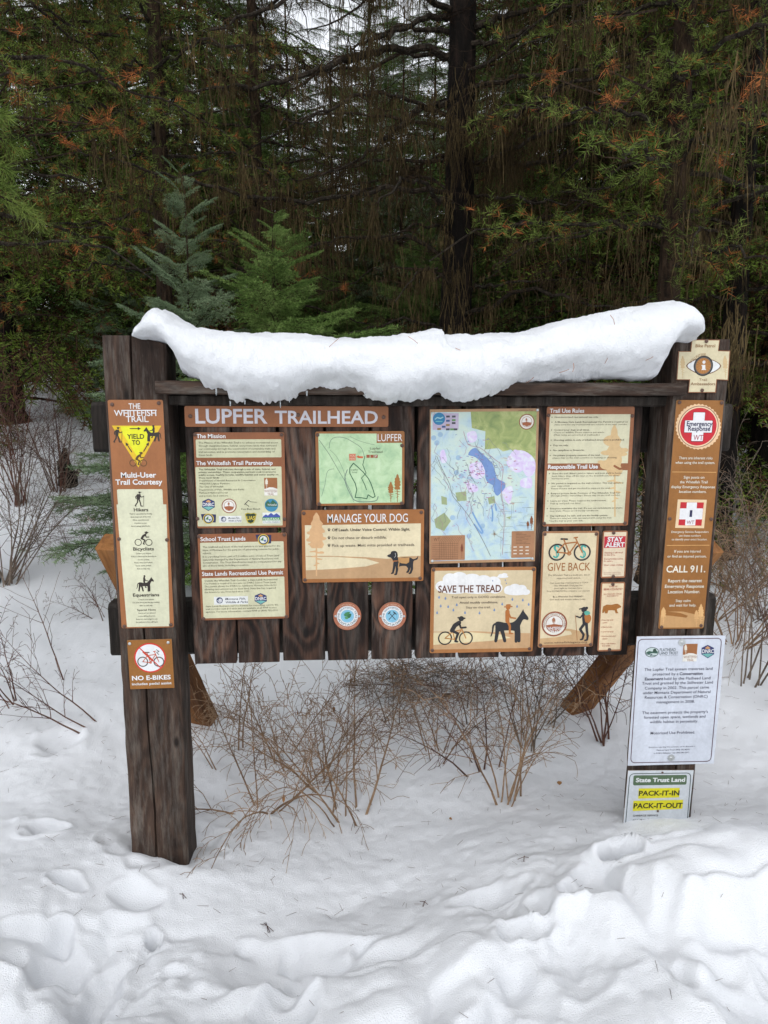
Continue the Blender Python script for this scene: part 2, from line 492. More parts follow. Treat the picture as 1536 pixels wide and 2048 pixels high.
# two cleats of the right-hand panel
# back rails running behind the planks and past the posts
for (pa, pb, yy) in (((185, 803), (190, 905), .24), ((217, 1206), (226, 1310), .24)):
    t_, b2 = at(*pa, yy - .045), at(*pb, yy - .045)
    xr = at(1462, pa[1], yy - .045).x if pa[1] < 1000 else at(1425, pa[1], yy - .045).x
    hh = t_.z - b2.z
    timber('back_rail', (hh, .09, xr - t_.x), W_RAIL, kiosk, kl((t_.x + b2.x) / 2, yy - .02, (t_.z + b2.z) / 2), rot=(0, R(90), 0), seed=30 + int(pa[1]), bev=.012)
for k, (pa, pb) in enumerate((((232, 1085), (412, 1440)), ((1412, 1092), (1130, 1425)))):
    A = at(*pa, .36); Bq = at(*pb, 1.0); Bq.z -= .05
    d = (Bq - A); L = d.length
    q = d.to_track_quat('Z', 'Y')
    o = timber('brace', (.135, .085, L), W_BRACE, kiosk, kl(*A), seed=50 + k, bev=.006)
    o.rotation_euler = q.to_euler()

# ================================================================== SNOW CAP lying on the board
top = [(243, 660), (246, 655), (262, 650), (274, 649), (277, 622), (287, 612), (303, 609), (320, 615), (345, 633), (385, 651), (450, 660), (540, 665), (640, 670), (720, 675), (780, 671), (840, 662), (880, 657), (893, 661), (897, 673), (925, 671), (1010, 663), (1075, 658), (1130, 640), (1200, 627), (1255, 612), (1300, 606), (1345, 598), (1372, 597), (1398, 610), (1411, 628), (1414, 650), (1424, 668)]
botm = [(243, 678), (300, 682), (318, 686), (330, 692), (345, 716), (352, 745), (372, 760), (392, 768), (400, 782), (425, 789), (440, 786), (452, 797), (448, 812), (470, 815), (500, 808), (530, 817), (560, 814), (592, 800), (640, 783), (700, 783), (722, 787), (735, 800), (768, 814), (800, 809), (845, 811), (870, 796), (895, 795), (910, 808), (958, 814), (990, 800), (1028, 783), (1065, 768), (1090, 764), (1200, 763), (1330, 760), (1338, 740), (1326, 716), (1332, 695), (1350, 688), (1380, 686), (1424, 686)]
YS = -.10
tp = np.array([tuple(at(x, y, YS)) for x, y in top]); bp = np.array([tuple(at(x, y, YS)) for x, y in botm])
nx_, ns = 700, 72
xs = np.linspace(max(tp[0, 0], bp[0, 0]) + .001, min(tp[-1, 0], bp[-1, 0]) - .001, nx_)
zT = np.interp(xs, tp[:, 0], tp[:, 2])
o_ = np.maximum.accumulate(bp[:, 0]) + np.arange(len(bp)) * 1e-5
zB = np.interp(xs, o_, bp[:, 2])
lipn = (.014 * vnoise(xs * 33, xs * 0, 0, 5) + .010 * vnoise(xs * 110, xs * 0 + 3, 0, 6)) * (zB < LEDZ)
def smo(a_, w_):
    k_ = np.hanning(w_ * 2 + 1); k_ /= k_.sum(); return np.convolve(np.pad(a_, w_, 'edge'), k_, 'valid')
zTs, zBs = smo(zT, 26), smo(zB, 22)
edge = np.minimum(sstep(0, .03, xs - xs[0]), sstep(0, .03, xs[-1] - xs))
P = np.zeros((ns, nx_, 3))
for j in range(ns):
    th = 2 * math.pi * j / ns               # 0 = top, going to the front and round under
    cy, cz = -math.sin(th), math.cos(th)
    # superellipse
    e = .72
    sy = np.sign(cy) * abs(cy) ** e; sz = np.sign(cz) * abs(cz) ** (.85)
    wt = float(sstep(.55, 1.0, cz)); wb = float(sstep(.3, .95, -cz))
    zt_ = zTs + (zT - zTs) * np.maximum(wt, 1 - edge); zb_ = zBs + (zB - zBs) * np.maximum(wb, 1 - edge)
    hz = (zt_ - zb_) / 2; mz = (zt_ + zb_) / 2
    backB = np.maximum(zb_, LEDZ + .001)
    if cz < 0:
        low = np.where(cy < -.0, zB, backB)
        lo = backB + (zb_ - backB) * (sstep(.15, -.55, cy))
        z = mz + (mz - lo) * sz
    else: z = mz + hz * sz
    over = sstep(.02, .12, (zTs - zBs))        # thick parts bulge out farther
    front = (.10 + .085 * over) * (.5 + .5 * edge) ; back = (.16 + .05 * over) * (.4 + .6 * edge)
    y = .045 + np.where(sy < 0, sy * front, sy * back)
    if cz < 0: y = y + (.045 * (1 - sstep(-1, 0, sz)) * (cy < 0))
    lipw = max(0.0, -cz) ** 6 if cy < 0 else (0.6 * max(0.0, -cz) ** 8)
    P[j, :, 0] = xs; P[j, :, 1] = y; P[j, :, 2] = z + lipn * lipw * np.clip((LEDZ - zB) / .03, 0, 1)
# lumpy surface
C = np.stack([xs, np.full_like(xs, .05), (zT + zB) / 2], -1)[None]
N = P - C; N[..., 0] = 0; N /= np.linalg.norm(N, axis=2)[..., None] + 1e-6
D = .009 * fbm(P[..., 0] * 8, P[..., 1] * 11, P[..., 2] * 11, 4, 3) + .003 * fbm(P[..., 0] * 50, P[..., 1] * 50, P[..., 2] * 50, 4, 4)
D = D * (0.3 + .7 * sstep(-.2, -1, np.cos(2 * math.pi * np.arange(ns) / ns))[:, None] * 0 + .7)
P += N * D[..., None]
P[:, 0] = P[:, 0].mean(0); P[:, -1] = P[:, -1].mean(0)
cap_root = empty('snow_cap', (.15, .05, LEDZ), 'thick white snow drift lying along the top ledge of the board', 'snow')
sc_o = grid_mesh('snow_drift', (P - np.array([.15, .05, LEDZ])), SNOW, cap_root, wrap_u=True)
# melt drops along the lower lip
M_ICE = simple('wet_ice', (.75, .8, .83), .08, .6); M_ICE.node_tree.nodes['Principled BSDF'].inputs['Transmission Weight'].default_value = .8
rr = random.Random(4)
for k in range(9):
    i = rr.randrange(90, 500)
    if zB[i] > LEDZ - .01: continue
    x, z = xs[i], zB[i] + .006
    L = rr.uniform(.004, .012); r_ = rr.uniform(.0015, .0035)
    yy = -.085 + rr.uniform(-.015, .02)
    S = Soup(); S.tube([(x - .15, yy - .05, z - LEDZ + .01), (x - .15, yy - .05, z - LEDZ - L * .5), (x - .15, yy - .05, z - LEDZ - L)], [r_, r_ * .8, r_ * .3], 5)
    S.build('icicle', M_ICE, cap_root, smooth=True)
# ================================================================== SIGNS
C1 = (180, 640, 1536 / 460); C2 = (180, 1040, 1536 / 460); C3 = (590, 780, 1536 / 510)
C4 = (1050, 780, 931 / 250); C5 = (1280, 650, 3.2); C6 = (1200, 1250, 4.55)
def cp(crop, x, y): return (crop[0] + x / crop[2], crop[1] + y / crop[2])

_fc = bpy.data.curves.new('lettering_source', 'FONT'); _fc.resolution_u = 2
_fo = bpy.data.objects.new('lettering_source', _fc); COL.objects.link(_fo)
_tc = {}
def glyphs(s, bold, res=2):
    key = (s, bold, res)
    if key not in _tc:
        _fc.body = s; _fc.offset = bold; _fc.resolution_u = res
        bpy.context.view_layer.update()
        me = bpy.data.meshes.new_from_object(_fo.evaluated_get(bpy.context.evaluated_depsgraph_get()))
        me.calc_loop_triangles()
        V = np.empty(len(me.vertices) * 3); me.vertices.foreach_get('co', V); V = V.reshape(-1, 3)
        F = np.empty(len(me.loop_triangles) * 3, np.int32); me.loop_triangles.foreach_get('vertices', F); F = F.reshape(-1, 3)
        bpy.data.meshes.remove(me)
        _tc[key] = (V, F)
    return _tc[key]
_capv, _ = glyphs('H', 0); CAPH = _capv[:, 1].max() - _capv[:, 1].min()

def catmull(pts, n=6, closed=False):
    P = [np.array(p, float) for p in pts]; out = []
    m = len(P)
    rng_ = range(m) if closed else range(m - 1)
    for i in rng_:
        p0 = P[(i - 1) % m] if closed or i > 0 else P[0]; p1 = P[i]; p2 = P[(i + 1) % m]; p3 = P[(i + 2) % m] if closed or i + 2 < m else P[-1]
        for k in range(n):
            t = k / n
            out.append(tuple(.5 * ((2 * p1) + (-p0 + p2) * t + (2 * p0 - 5 * p1 + 4 * p2 - p3) * t * t + (-p0 + 3 * p1 - 3 * p2 + p3) * t ** 3)))
    if not closed: out.append(tuple(P[-1]))
    return out

class Sign:
    def __init__(s, name, label, cat, quad, crop, yplane, th=.003, group=None, rad=0.006, base=(176, 119, 72), plate=True, outline=None):
        q = quad
        W = [at(px, py, yplane) for px, py in q]
        s.w = ((W[1] - W[0]).length + (W[2] - W[3]).length) / 2
        s.h = ((W[3] - W[0]).length + (W[2] - W[1]).length) / 2
        c = (W[0] + W[1] + W[2] + W[3]) / 4
        u = ((W[1] - W[0]) + (W[2] - W[3])).normalized()
        s.ang = math.atan2(u.z, u.x)
        # homography  photo px -> plate millimetres
        A = []; b = []
        for (x, y), (X_, Y_) in zip(q, ((0, s.h), (s.w, s.h), (s.w, 0), (0, 0))):
            A.append([x, y, 1, 0, 0, 0, -X_ * x, -X_ * y]); b.append(X_)
            A.append([0, 0, 0, x, y, 1, -Y_ * x, -Y_ * y]); b.append(Y_)
        s.H = np.append(np.linalg.solve(np.array(A), np.array(b)), 1).reshape(3, 3)
        xs_ = [p[0] for p in q]; s.kpx = s.w / ((q[1][0] - q[0][0] + q[2][0] - q[3][0]) / 2)
        s.use(crop)
        s.th = th
        s.root = empty(name, (c.x, yplane - .0005, c.z), label, cat, group, rot=(0, -s.ang, 0))
        s.parts = {}; s.mats = {}; s.cnt = {}
        if plate:
            S = Soup()
            pts = outline if outline else s._rr(0, 0, s.w, s.h, rad)
            if outline: pts = [s.P(*p) for p in outline]
            s.plate_pts = pts
            s._prism(S, pts, -th, 0)
            s.part_soup('panel', S, M_EDGE)
            s._fill('panel', pts, ink(*base), 0.5)
    def use(s, crop):
        s.crop = crop; s.k = s.kpx / crop[2]      # metres per crop pixel
    def _rr(s, x0, y0, x1, y1, r, n=5):
        out = []
        for cx, cy, a0 in ((x1 - r, y1 - r, 0), (x0 + r, y1 - r, 90), (x0 + r, y0 + r, 180), (x1 - r, y0 + r, 270)):
            for k in range(n + 1):
                a_ = R(a0 + 90 * k / n); out.append((cx + r * math.cos(a_), cy + r * math.sin(a_)))
        return out
    def _prism(s, S, pts, y0, y1, m=0):
        n = len(pts)
        V = [(x - s.w / 2, y0, y - s.h / 2) for x, y in pts] + [(x - s.w / 2, y1, y - s.h / 2) for x, y in pts]
        S.quads(V, [(i, (i + 1) % n, n + (i + 1) % n, n + i) for i in range(n)], m)
        tri = tessellate_polygon([[Vector((x, y, 0)) for x, y in pts]])
        S.add(V[n:], list(tri), m)
    def yl(s, lay):
        c = s.cnt[lay] = s.cnt.get(lay, 0) + 1
        return -s.th - .00025 * lay - .0001 - .0000025 * (c % 40)
    def mi(s, part, mat):
        ms = s.mats.setdefault(part, [])
        if mat not in ms: ms.append(mat)
        return ms.index(mat)
    def part_soup(s, part, S, mat):
        s.parts.setdefault(part, Soup()).extend(S, m=s.mi(part, mat))
    def P(s, x, y):
        px, py = cp(s.crop, x, y); v = s.H @ np.array([px, py, 1]); return (v[0] / v[2], v[1] / v[2])
    def _fill(s, part, pts, mat, lay):
        m = s.mi(part, mat); S = s.parts.setdefault(part, Soup())
        try: tri = tessellate_polygon([[Vector((x, y, 0)) for x, y in pts]])
        except Exception: return
        y = s.yl(lay)
        S.add([(x - s.w / 2, y, y2 - s.h / 2) for x, y2 in pts], [tuple(t) for t in tri], m)
    def poly(s, part, pts, mat, lay=2, smooth=0, closed=True):
        if smooth: pts = catmull(pts, smooth, True)
        s._fill(part, [s.P(*p) for p in pts], mat, lay)
    def rect(s, part, x0, y0, x1, y1, mat, lay=1, r=0.0):
        a_, b_ = s.P(x0, y1), s.P(x1, y0); a2, b2 = s.P(x0, y0), s.P(x1, y1)
        X0 = (a_[0] + a2[0]) / 2; X1 = (b_[0] + b2[0]) / 2; Y0 = (a_[1] + b2[1]) / 2; Y1 = (a2[1] + b_[1]) / 2
        s._fill(part, s._rr(X0, Y0, X1, Y1, max(r, .0002), 4 if r else 1), mat, lay)
    def inset(s, part, m0, mat, lay=1, r=.005):
        s._fill(part, s._rr(m0, m0, s.w - m0, s.h - m0, r), mat, lay)
    def disc(s, part, cx, cy, r, mat, lay=2, n=28, ry=None):
        c = s.P(cx, cy); r_ = r * s.k; ry_ = (ry or r) * s.k
        s._fill(part, [(c[0] + r_ * math.cos(2 * math.pi * k / n), c[1] + ry_ * math.sin(2 * math.pi * k / n)) for k in range(n)], mat, lay)
    def ring(s, part, cx, cy, r0, r1, mat, lay=2, n=32):
        c = s.P(cx, cy); m = s.mi(part, mat); y = s.yl(lay)
        V = []; Q = []
        for k in range(n):
            a_ = 2 * math.pi * k / n
            for r in (r0, r1): V.append((c[0] + r * s.k * math.cos(a_) - s.w / 2, y, c[1] + r * s.k * math.sin(a_) - s.h / 2))
            j = (k + 1) % n; Q.append((2 * k, 2 * k + 1, 2 * j + 1, 2 * j))
        s.parts.setdefault(part, Soup()).quads(V, Q, m)
    def stroke(s, part, pts, w, mat, lay=2, smooth=0, w2=None, caps=True):
        if smooth: pts = catmull(pts, smooth)
        P = [s.P(*p) for p in pts]; m = s.mi(part, mat); y = s.yl(lay)
        S = s.parts.setdefault(part, Soup()); n = len(P)
        ws = [((w + ((w2 if w2 is not None else w) - w) * i / max(1, n - 1))) * s.k / 2 for i in range(n)]
        for i in range(n - 1):
            (x0, y0), (x1, y1) = P[i], P[i + 1]; L = math.hypot(x1 - x0, y1 - y0) or 1e-6
            nx, ny = -(y1 - y0) / L, (x1 - x0) / L
            yy = y - .00001 * (i % 3)
            V = [(x0 + nx * ws[i] - s.w / 2, yy, y0 + ny * ws[i] - s.h / 2), (x0 - nx * ws[i] - s.w / 2, yy, y0 - ny * ws[i] - s.h / 2),
                 (x1 - nx * ws[i + 1] - s.w / 2, yy, y1 - ny * ws[i + 1] - s.h / 2), (x1 + nx * ws[i + 1] - s.w / 2, yy, y1 + ny * ws[i + 1] - s.h / 2)]
            S.quads(V, [(0, 1, 2, 3)], m)
        if caps and w * s.k > .0018:
            for i in range(n):
                yy = y - .00005 - .00001 * (i % 2)
                S.add([(P[i][0] + ws[i] * math.cos(k * .785) - s.w / 2, yy, P[i][1] + ws[i] * math.sin(k * .785) - s.h / 2) for k in range(8)],
                      [(0, k, k + 1) for k in range(1, 7)], m)
    def text(s, t, x0, yb, x1, h, mat, lay=4, bold=0.0, part='lettering', italic=0.0, arc=None):
        """cap height h, baseline yb, from x0 to x1 (crop pixels); x1 None = natural width"""
        hm = h * s.k
        if hm < .008: bold *= .55
        V, F = glyphs(t, bold, 1 if hm < .006 else 3)
        if not len(V): return
        V = V.copy(); xa, xb = V[:, 0].min(), V[:, 0].max()
        sy = hm / CAPH
        a_ = s.P(x0, yb)
        sx = sy if x1 is None else (s.P(x1, yb)[0] - a_[0]) / (xb - xa)
        X_ = (V[:, 0] - xa) * sx + V[:, 1] * italic * sy; Y_ = V[:, 1] * sy
        if arc:           # arc = (cx, cy, radius, centre angle deg, +1 top / -1 bottom)
            c = s.P(arc[0], arc[1]); r = arc[2] * s.k; W_ = (xb - xa) * sx
            a0 = R(arc[3])
            if arc[4] > 0: ang = a0 - (X_ - W_ / 2) / r; rr_ = r + Y_
            else: ang = a0 + (X_ - W_ / 2) / r; rr_ = r - Y_
            X2 = c[0] + rr_ * np.cos(ang); Y2 = c[1] + rr_ * np.sin(ang)
        else: X2 = a_[0] + X_; Y2 = a_[1] + Y_
        y = s.yl(lay)
        s.parts.setdefault(part, Soup()).add(np.stack([X2 - s.w / 2, np.full_like(X2, y), Y2 - s.h / 2], 1), F, s.mi(part, mat))
    def ctext(s, t, cx, yb, h, mat, kx=.92, bold=0.0, **kw):
        """centred on cx, width by the letters' own proportions times kx"""
        V, _ = glyphs(t, bold, 1 if h * s.k < .006 else 3)
        if not len(V): return
        wpx = (V[:, 0].max() - V[:, 0].min()) * (h / CAPH) * kx
        s.text(t, cx - wpx / 2, yb, cx + wpx / 2, h, mat, bold=bold, **kw)
    def ltext(s, t, x0, yb, h, mat, kx=.92, bold=0.0, **kw):
        V, _ = glyphs(t, bold, 1 if h * s.k < .006 else 3)
        wpx = (V[:, 0].max() - V[:, 0].min()) * (h / CAPH) * kx
        s.text(t, x0, yb, x0 + wpx, h, mat, bold=bold, **kw)
    def screw(s, x, y, r=.0065, mat=None, washer=0):
        c = s.P(x, y); S = Soup(); n = 12
        prof = [(r, 0), (r * .96, -.0016), (r * .6, -.0030), (r * .28, -.0032), (r * .22, -.0022)]
        V = []; Q = []
        for (rr_, yy) in prof:
            for k in range(n): V.append((rr_ * math.cos(k * 2 * math.pi / n), yy, rr_ * math.sin(k * 2 * math.pi / n)))
        for i in range(len(prof) - 1):
            for k in range(n): Q.append((i * n + k, i * n + (k + 1) % n, (i + 1) * n + (k + 1) % n, (i + 1) * n + k))
        S.quads(V, Q); S.add(V[-n:], [(0, k, k + 1) for k in range(1, n - 1)])
        if washer:
            V = []; Q = []
            for (rr_, yy) in ((washer, .0), (washer, -.0012), (r * .7, -.0016)):
                for k in range(n * 2): V.append((rr_ * math.cos(k * math.pi / n), yy + .0006, rr_ * math.sin(k * math.pi / n)))
            for i in range(2):
                for k in range(2 * n): Q.append((i * 2 * n + k, i * 2 * n + (k + 1) % (2 * n), (i + 1) * 2 * n + (k + 1) % (2 * n), (i + 1) * 2 * n + k))
            S.quads(V, Q)
        o = S.build('screw', mat or M_SCREW, s.root)
        o.location = (c[0] - s.w / 2, -s.th - .0014, c[1] - s.h / 2)
        return o
    def done(s):
        for nm, S in s.parts.items():
            S.build(nm, s.mats[nm], s.root)
        return s.root

# colours read off the photo
BR = (166, 106, 62); BR2 = (176, 118, 52); CREAM = (226, 224, 190); CREAM2 = (232, 220, 184); TAN = (214, 178, 138); TANL = (232, 200, 165)
DK = (52, 44, 38); WH = (240, 240, 240); BLK = (38, 38, 42); YEL = (238, 232, 40); ORG = (226, 178, 28); RED = (206, 32, 44); BRT = (112, 62, 38)

# ---- pictograms, drawn in a box x0,y0..x1,y1
def boxmap(x0, y0, x1, y1, W_, H_): return lambda a_, b_: (x0 + (x1 - x0) * a_ / W_, y0 + (y1 - y0) * b_ / H_)
def g_hiker(s, x0, y0, x1, y1, mat, lay=3, part='pictogram'):
    f = boxmap(x0, y0, x1, y1, 10, 22); k = (y1 - y0) / 22
    s.disc(part, *f(5, 2.2), 1.5 * k, mat, lay); s.stroke(part, [f(3.6, 1.4), f(7.2, 1.7)], .6 * k, mat, lay + .3)
    s.poly(part, [f(2.6, 4.4), f(5.9, 4.2), f(6, 7), f(5.2, 12), f(2.4, 12), f(2, 8)], mat, lay)
    s.stroke(part, [f(5.2, 5), f(6.6, 8.6), f(9.0, 7.8)], 1.2 * k, mat, lay + .1)
    s.stroke(part, [f(3, 5), f(1.1, 8.2), f(1.6, 11)], 1.2 * k, mat, lay + .1)
    s.stroke(part, [f(4.4, 11.5), f(5.6, 16), f(6.4, 21.2), f(8, 21.3)], 1.9 * k, mat, lay + .1, w2=1.2 * k)
    s.stroke(part, [f(3.2, 11.5), f(2.9, 16.2), f(.6, 21), f(1.6, 21.4)], 1.9 * k, mat, lay + .2, w2=1.2 * k)
    s.stroke(part, [f(9.1, 6.2), f(9.0, 22)], .55 * k, mat, lay + .2)
def g_wheel(s, cx, cy, r, w, mat, lay, part): s.ring(part, cx, cy, r - w, r, mat, lay)
def g_cyclist(s, x0, y0, x1, y1, mat, lay=3, part='pictogram', frame=None, tw=.8):
    f = boxmap(x0, y0, x1, y1, 20, 16); k = (x1 - x0) / 20
    for cx in (4.1, 15.9): g_wheel(s, *f(cx, 12), 4 * k, tw * k, mat, lay, part)
    fr = frame or mat
    for pts in ([(4.1, 12), (8.4, 8.6), (13.4, 7.6), (9.6, 12.6), (4.1, 12)], [(9.6, 12.6), (8.2, 8)], [(13.1, 6.2), (15.9, 12)]):
        if frame: s.stroke(part, [f(*p) for p in pts], .55 * k, fr, lay + .2)
    s.disc(part, *f(13.2, 1.9), 1.5 * k, mat, lay); s.stroke(part, [f(11.4, 1.4), f(15.2, 1.7)], .9 * k, mat, lay + .4)
    s.stroke(part, [f(8, 8), f(9.6, 5.4), f(12, 4)], 2.5 * k, mat, lay + .1)
    s.stroke(part, [f(12, 4.2), f(13, 6.6), f(15.8, 6.4)], 1.1 * k, mat, lay + .3)
    s.stroke(part, [f(8.2, 8.2), f(11.4, 9.6), f(9.9, 13.6), f(11.2, 13.8)], 1.7 * k, mat, lay + .3, w2=1.0 * k)
def g_bike(s, x0, y0, x1, y1, tyre, frame, lay=3, part='pictogram', tw=.8, spokes=None):
    f = boxmap(x0, y0, x1, y1, 20, 12); k = (x1 - x0) / 20
    for cx in (4.1, 15.9):
        g_wheel(s, *f(cx, 8), 4 * k, tw * k, tyre, lay, part)
        if spokes:
            for q in range(8):
                a_ = q * math.pi / 4 + .3; s.stroke(part, [f(cx, 8), f(cx + 3.4 * math.cos(a_), 8 + 3.4 * math.sin(a_) * k / ((y1 - y0) / 12))], .2 * k, spokes, lay - .2, caps=False)
    for pts in ([(4.1, 8), (7.6, 3.4), (13.6, 2.6), (9.8, 8.6), (4.1, 8)], [(9.8, 8.6), (7.2, 1.2)], [(12.6, .2), (13.5, 2.4), (15.9, 8)], [(12.0, .4), (13.6, .1)]):
        s.stroke(part, [f(*p) for p in pts], .6 * k, frame, lay + .2)
    s.stroke(part, [f(6, 1.0), f(8.8, 1.1)], .8 * k, tyre, lay + .3)
    s.ring(part, *f(9.8, 8.6), .5 * k, 1.0 * k, frame, lay + .3, 14)
def g_rider(s, x0, y0, x1, y1, mat, lay=3, part='pictogram', man=None, hat=False, flip=False):
    g = boxmap(x0, y0, x1, y1, 24, 22); k = (x1 - x0) / 24
    f = (lambda a_, b_: g(24 - a_, b_)) if flip else g
    man = man or mat
    s.poly(part, [f(3.2, 11), f(5, 9.8), f(10, 10.6), f(14.5, 10), f(17.6, 7), f(19.5, 4.2), f(20.4, 3.0), f(21, 4.4), f(23.6, 7.6), f(23.2, 9), f(21, 8.6), f(19.8, 9.6), f(18.2, 13), f(17, 15), f(12, 14.8), f(7.5, 15), f(4, 15.5)], mat, lay, smooth=4)
    for a_, b_ in (((4.6, 12.5), (3.6, 20.8)), ((6.6, 13), (9.2, 20.8)), ((16.2, 12.8), (16.2, 21)), ((17.2, 12), (18.0, 20.8))):
        s.stroke(part, [f(*a_), f((a_[0] + b_[0]) / 2 + .2, (a_[1] + b_[1]) / 2), f(*b_)], 2.6 * k, mat, lay + .1, w2=1.9 * k)
    s.stroke(part, [f(3.8, 11), f(2, 12), f(1.5, 15.5), f(.6, 18)], 1.4 * k, mat, lay + .2, smooth=3, w2=.7 * k)
    s.disc(part, *f(11, 2), 1.35 * k, man, lay + .5)
    if hat: s.stroke(part, [f(8.7, 1.6), f(13.4, 1.4)], .7 * k, man, lay + .6); s.stroke(part, [f(10.2, .7), f(12, .6)], 1.3 * k, man, lay + .7)
    s.stroke(part, [f(10.6, 4.2), f(10.6, 9.6)], 2.7 * k, man, lay + .5, w2=2.5 * k)
    s.stroke(part, [f(11.2, 4.8), f(12.6, 7.6), f(15.6, 8.0)], 1.0 * k, man, lay + .6)
    s.stroke(part, [f(10.8, 9.4), f(12.2, 12.4), f(12.2, 16.4), f(13.8, 16.6)], 1.7 * k, man, lay + .6, w2=.9 * k)
def g_pine(s, cx, y0, y1, w, mat, lay=2, part='pictogram', seed=0, broken=True):
    rs = random.Random(seed); H_ = y1 - y0
    ytop, yc = y0, y0 + H_ * .56
    pts = []
    n = 11
    for side in (1, -1):
        rng_ = range(n) if side > 0 else range(n - 1, -1, -1)
        for i in rng_:
            t = i / (n - 1); ww = w / 2 * (math.sin(min(1, t * 1.25 + .06) * math.pi * .62)) * (.88 + .24 * rs.random())
            pts.append((cx + side * ww * (1 if i % 2 else .72), ytop + (yc - ytop) * t))
    s.poly(part, pts, mat, lay)
    s.stroke(part, [(cx, y0 + 2), (cx, y1)], w * .09, mat, lay + .1)
    if broken:
        for dx, t, l in ((-1, .62, .42), (1, .64, .45), (-1, .70, .3), (1, .74, .34), (1, .81, .18), (-1, .84, .16)):
            yy = y0 + H_ * t
            s.stroke(part, [(cx, yy - H_ * .01), (cx + dx * w * l, yy)], w * .13, mat, lay + .1, w2=w * .05)
def g_trail_logo(s, x0, y0, x1, mat, h1, lay=4, part='lettering'):
    pass

BY = YB - .0015      # plane of the planks' faces
PY = YP - .0015
def Q(*a):   # (crop,x,y) x4
    return [cp(*p) for p in a]
T = lambda c: ink(*c)
def para(s, lines, x0, y0, dy, h, mat, kx=.9, bold=0.0, center=None):
    for i, t in enumerate(lines):
        if not t: continue
        b = bold
        if t.startswith('*'): t = t[1:]; b = .022
        if center is not None: s.ctext(t, center, y0 + i * dy, h, mat, kx, b)
        else: s.ltext(t, x0, y0 + i * dy, h, mat, kx, b)

# ---------------------------------------------------------------- courtesy strip on the left post
s = Sign('courtesy_sign', 'tall narrow brown sign with a yellow yield triangle, on the left post', 'sign',
         Q((C1, 118, 532), (C1, 490, 534), (C2, 561, 713), (C2, 214, 722)), C1, PY, base=BR)
s.text('THE', 262, 592, 340, 34, T(WH), bold=.012); s.text('WHITEFISH', 164, 641, 447, 38, T(WH), bold=.012, lay=4.2)
s.text('TRAIL', 244, 682, 392, 38, T(WH), bold=.012, lay=4.4)
s.stroke('lettering', [(214, 604), (447, 604)], 6, T(WH), 4.3); s.stroke('lettering', [(380, 679), (394, 679)], 6, T(WH), 4.3)
s.poly('pictogram', [(147, 706), (480, 708), (326, 988)], T((236, 196, 40)), 1.5)
s.poly('pictogram', [(205, 712), (420, 712), (436, 742), (324, 925), (220, 760)], T((236, 236, 36)), 2)
s.text('YIELD', 251, 795, 366, 30, T((50, 46, 22)), bold=.02); s.text('TO', 285, 836, 338, 30, T((50, 46, 22)), bold=.02)
for a_, b_ in (((270, 727), (322, 727)), ((282, 884), (252, 838)), ((362, 880), (386, 838))):
    s.stroke('pictogram', [a_, b_], 6, T(DK), 3)
    dx, dy = b_[0] - a_[0], b_[1] - a_[1]; L = math.hypot(dx, dy); dx /= L; dy /= L
    s.poly('pictogram', [(b_[0] - dy * 11, b_[1] + dx * 11), (b_[0] + dx * 22, b_[1] + dy * 22), (b_[0] + dy * 11, b_[1] - dx * 11)], T(DK), 3.2)
g_hiker(s, 158, 712, 222, 820, T(DK)); g_rider(s, 360, 700, 482, 816, T(DK), flip=True); g_cyclist(s, 266, 880, 384, 984, T((92, 66, 30)))
s.text('Multi-User', 210, 1056, 446, 34, T(WH), bold=.025); s.text('Trail Courtesy', 174, 1103, 487, 34, T(WH), bold=.025)
s.use(C2); s.poly('panel', [(180, -100), (512, -100), (532, 706), (250, 713)], T((226, 226, 196)), 1.3)
s.use(C1); s.poly('panel', [(182, 1140), (190, 1134), (480, 1134), (486, 1140), (499, 1420), (205, 1420)], T((226, 226, 196)), 1.6)
g_hiker(s, 300, 1146, 368, 1250, T(DK)); s.text('Hikers', 296, 1282, 392, 22, T(DK), bold=.02)
para(s, ['Yield to equestrians by moving', 'down slope and off the trail.', 'Allow equestrians and', 'bicyclists to pass.', 'Avoid cutting switchbacks.'], 0, 1303, 20.5, 9.5, T(DK), .86, .012, center=342)
s.use(C2)
g_cyclist(s, 300, 76, 420, 178, T(DK)); s.text('Bicyclists', 292, 207, 430, 22, T(DK), bold=.02)
para(s, ['Control your bicycle.', 'Yield to others and let them know', 'you are coming.', 'Please wear your helmet.', 'Never startle animals.', 'Ride on trail only.'], 0, 231, 20.2, 9.5, T(DK), .86, .012, center=361)
g_rider(s, 312, 366, 430, 480, T(DK)); s.text('Equestrians', 290, 512, 465, 22, T(DK), bold=.02)
para(s, ['Control your animals.', 'Let users know you are approaching.', 'Ride on trail only.'], 0, 536, 19.5, 9.5, T(DK), .86, .012, center=378)
s.text('Special Note', 318, 606, 441, 13, T(DK), bold=.012)
para(s, ['Horses are not allowed', 'on the cliff band section.', 'Riders are encouraged to use', 'the trail west of the cliff band.'], 0, 625, 20, 9.5, T(DK), .86, .012, center=382)
for x, y in ((197, 130), (516, 135), (233, 708), (540, 696)): s.screw(x, y, .006)
s.use(C1)
for x, y in ((150, 563), (463, 556)): s.screw(x, y, .006)
s.done()

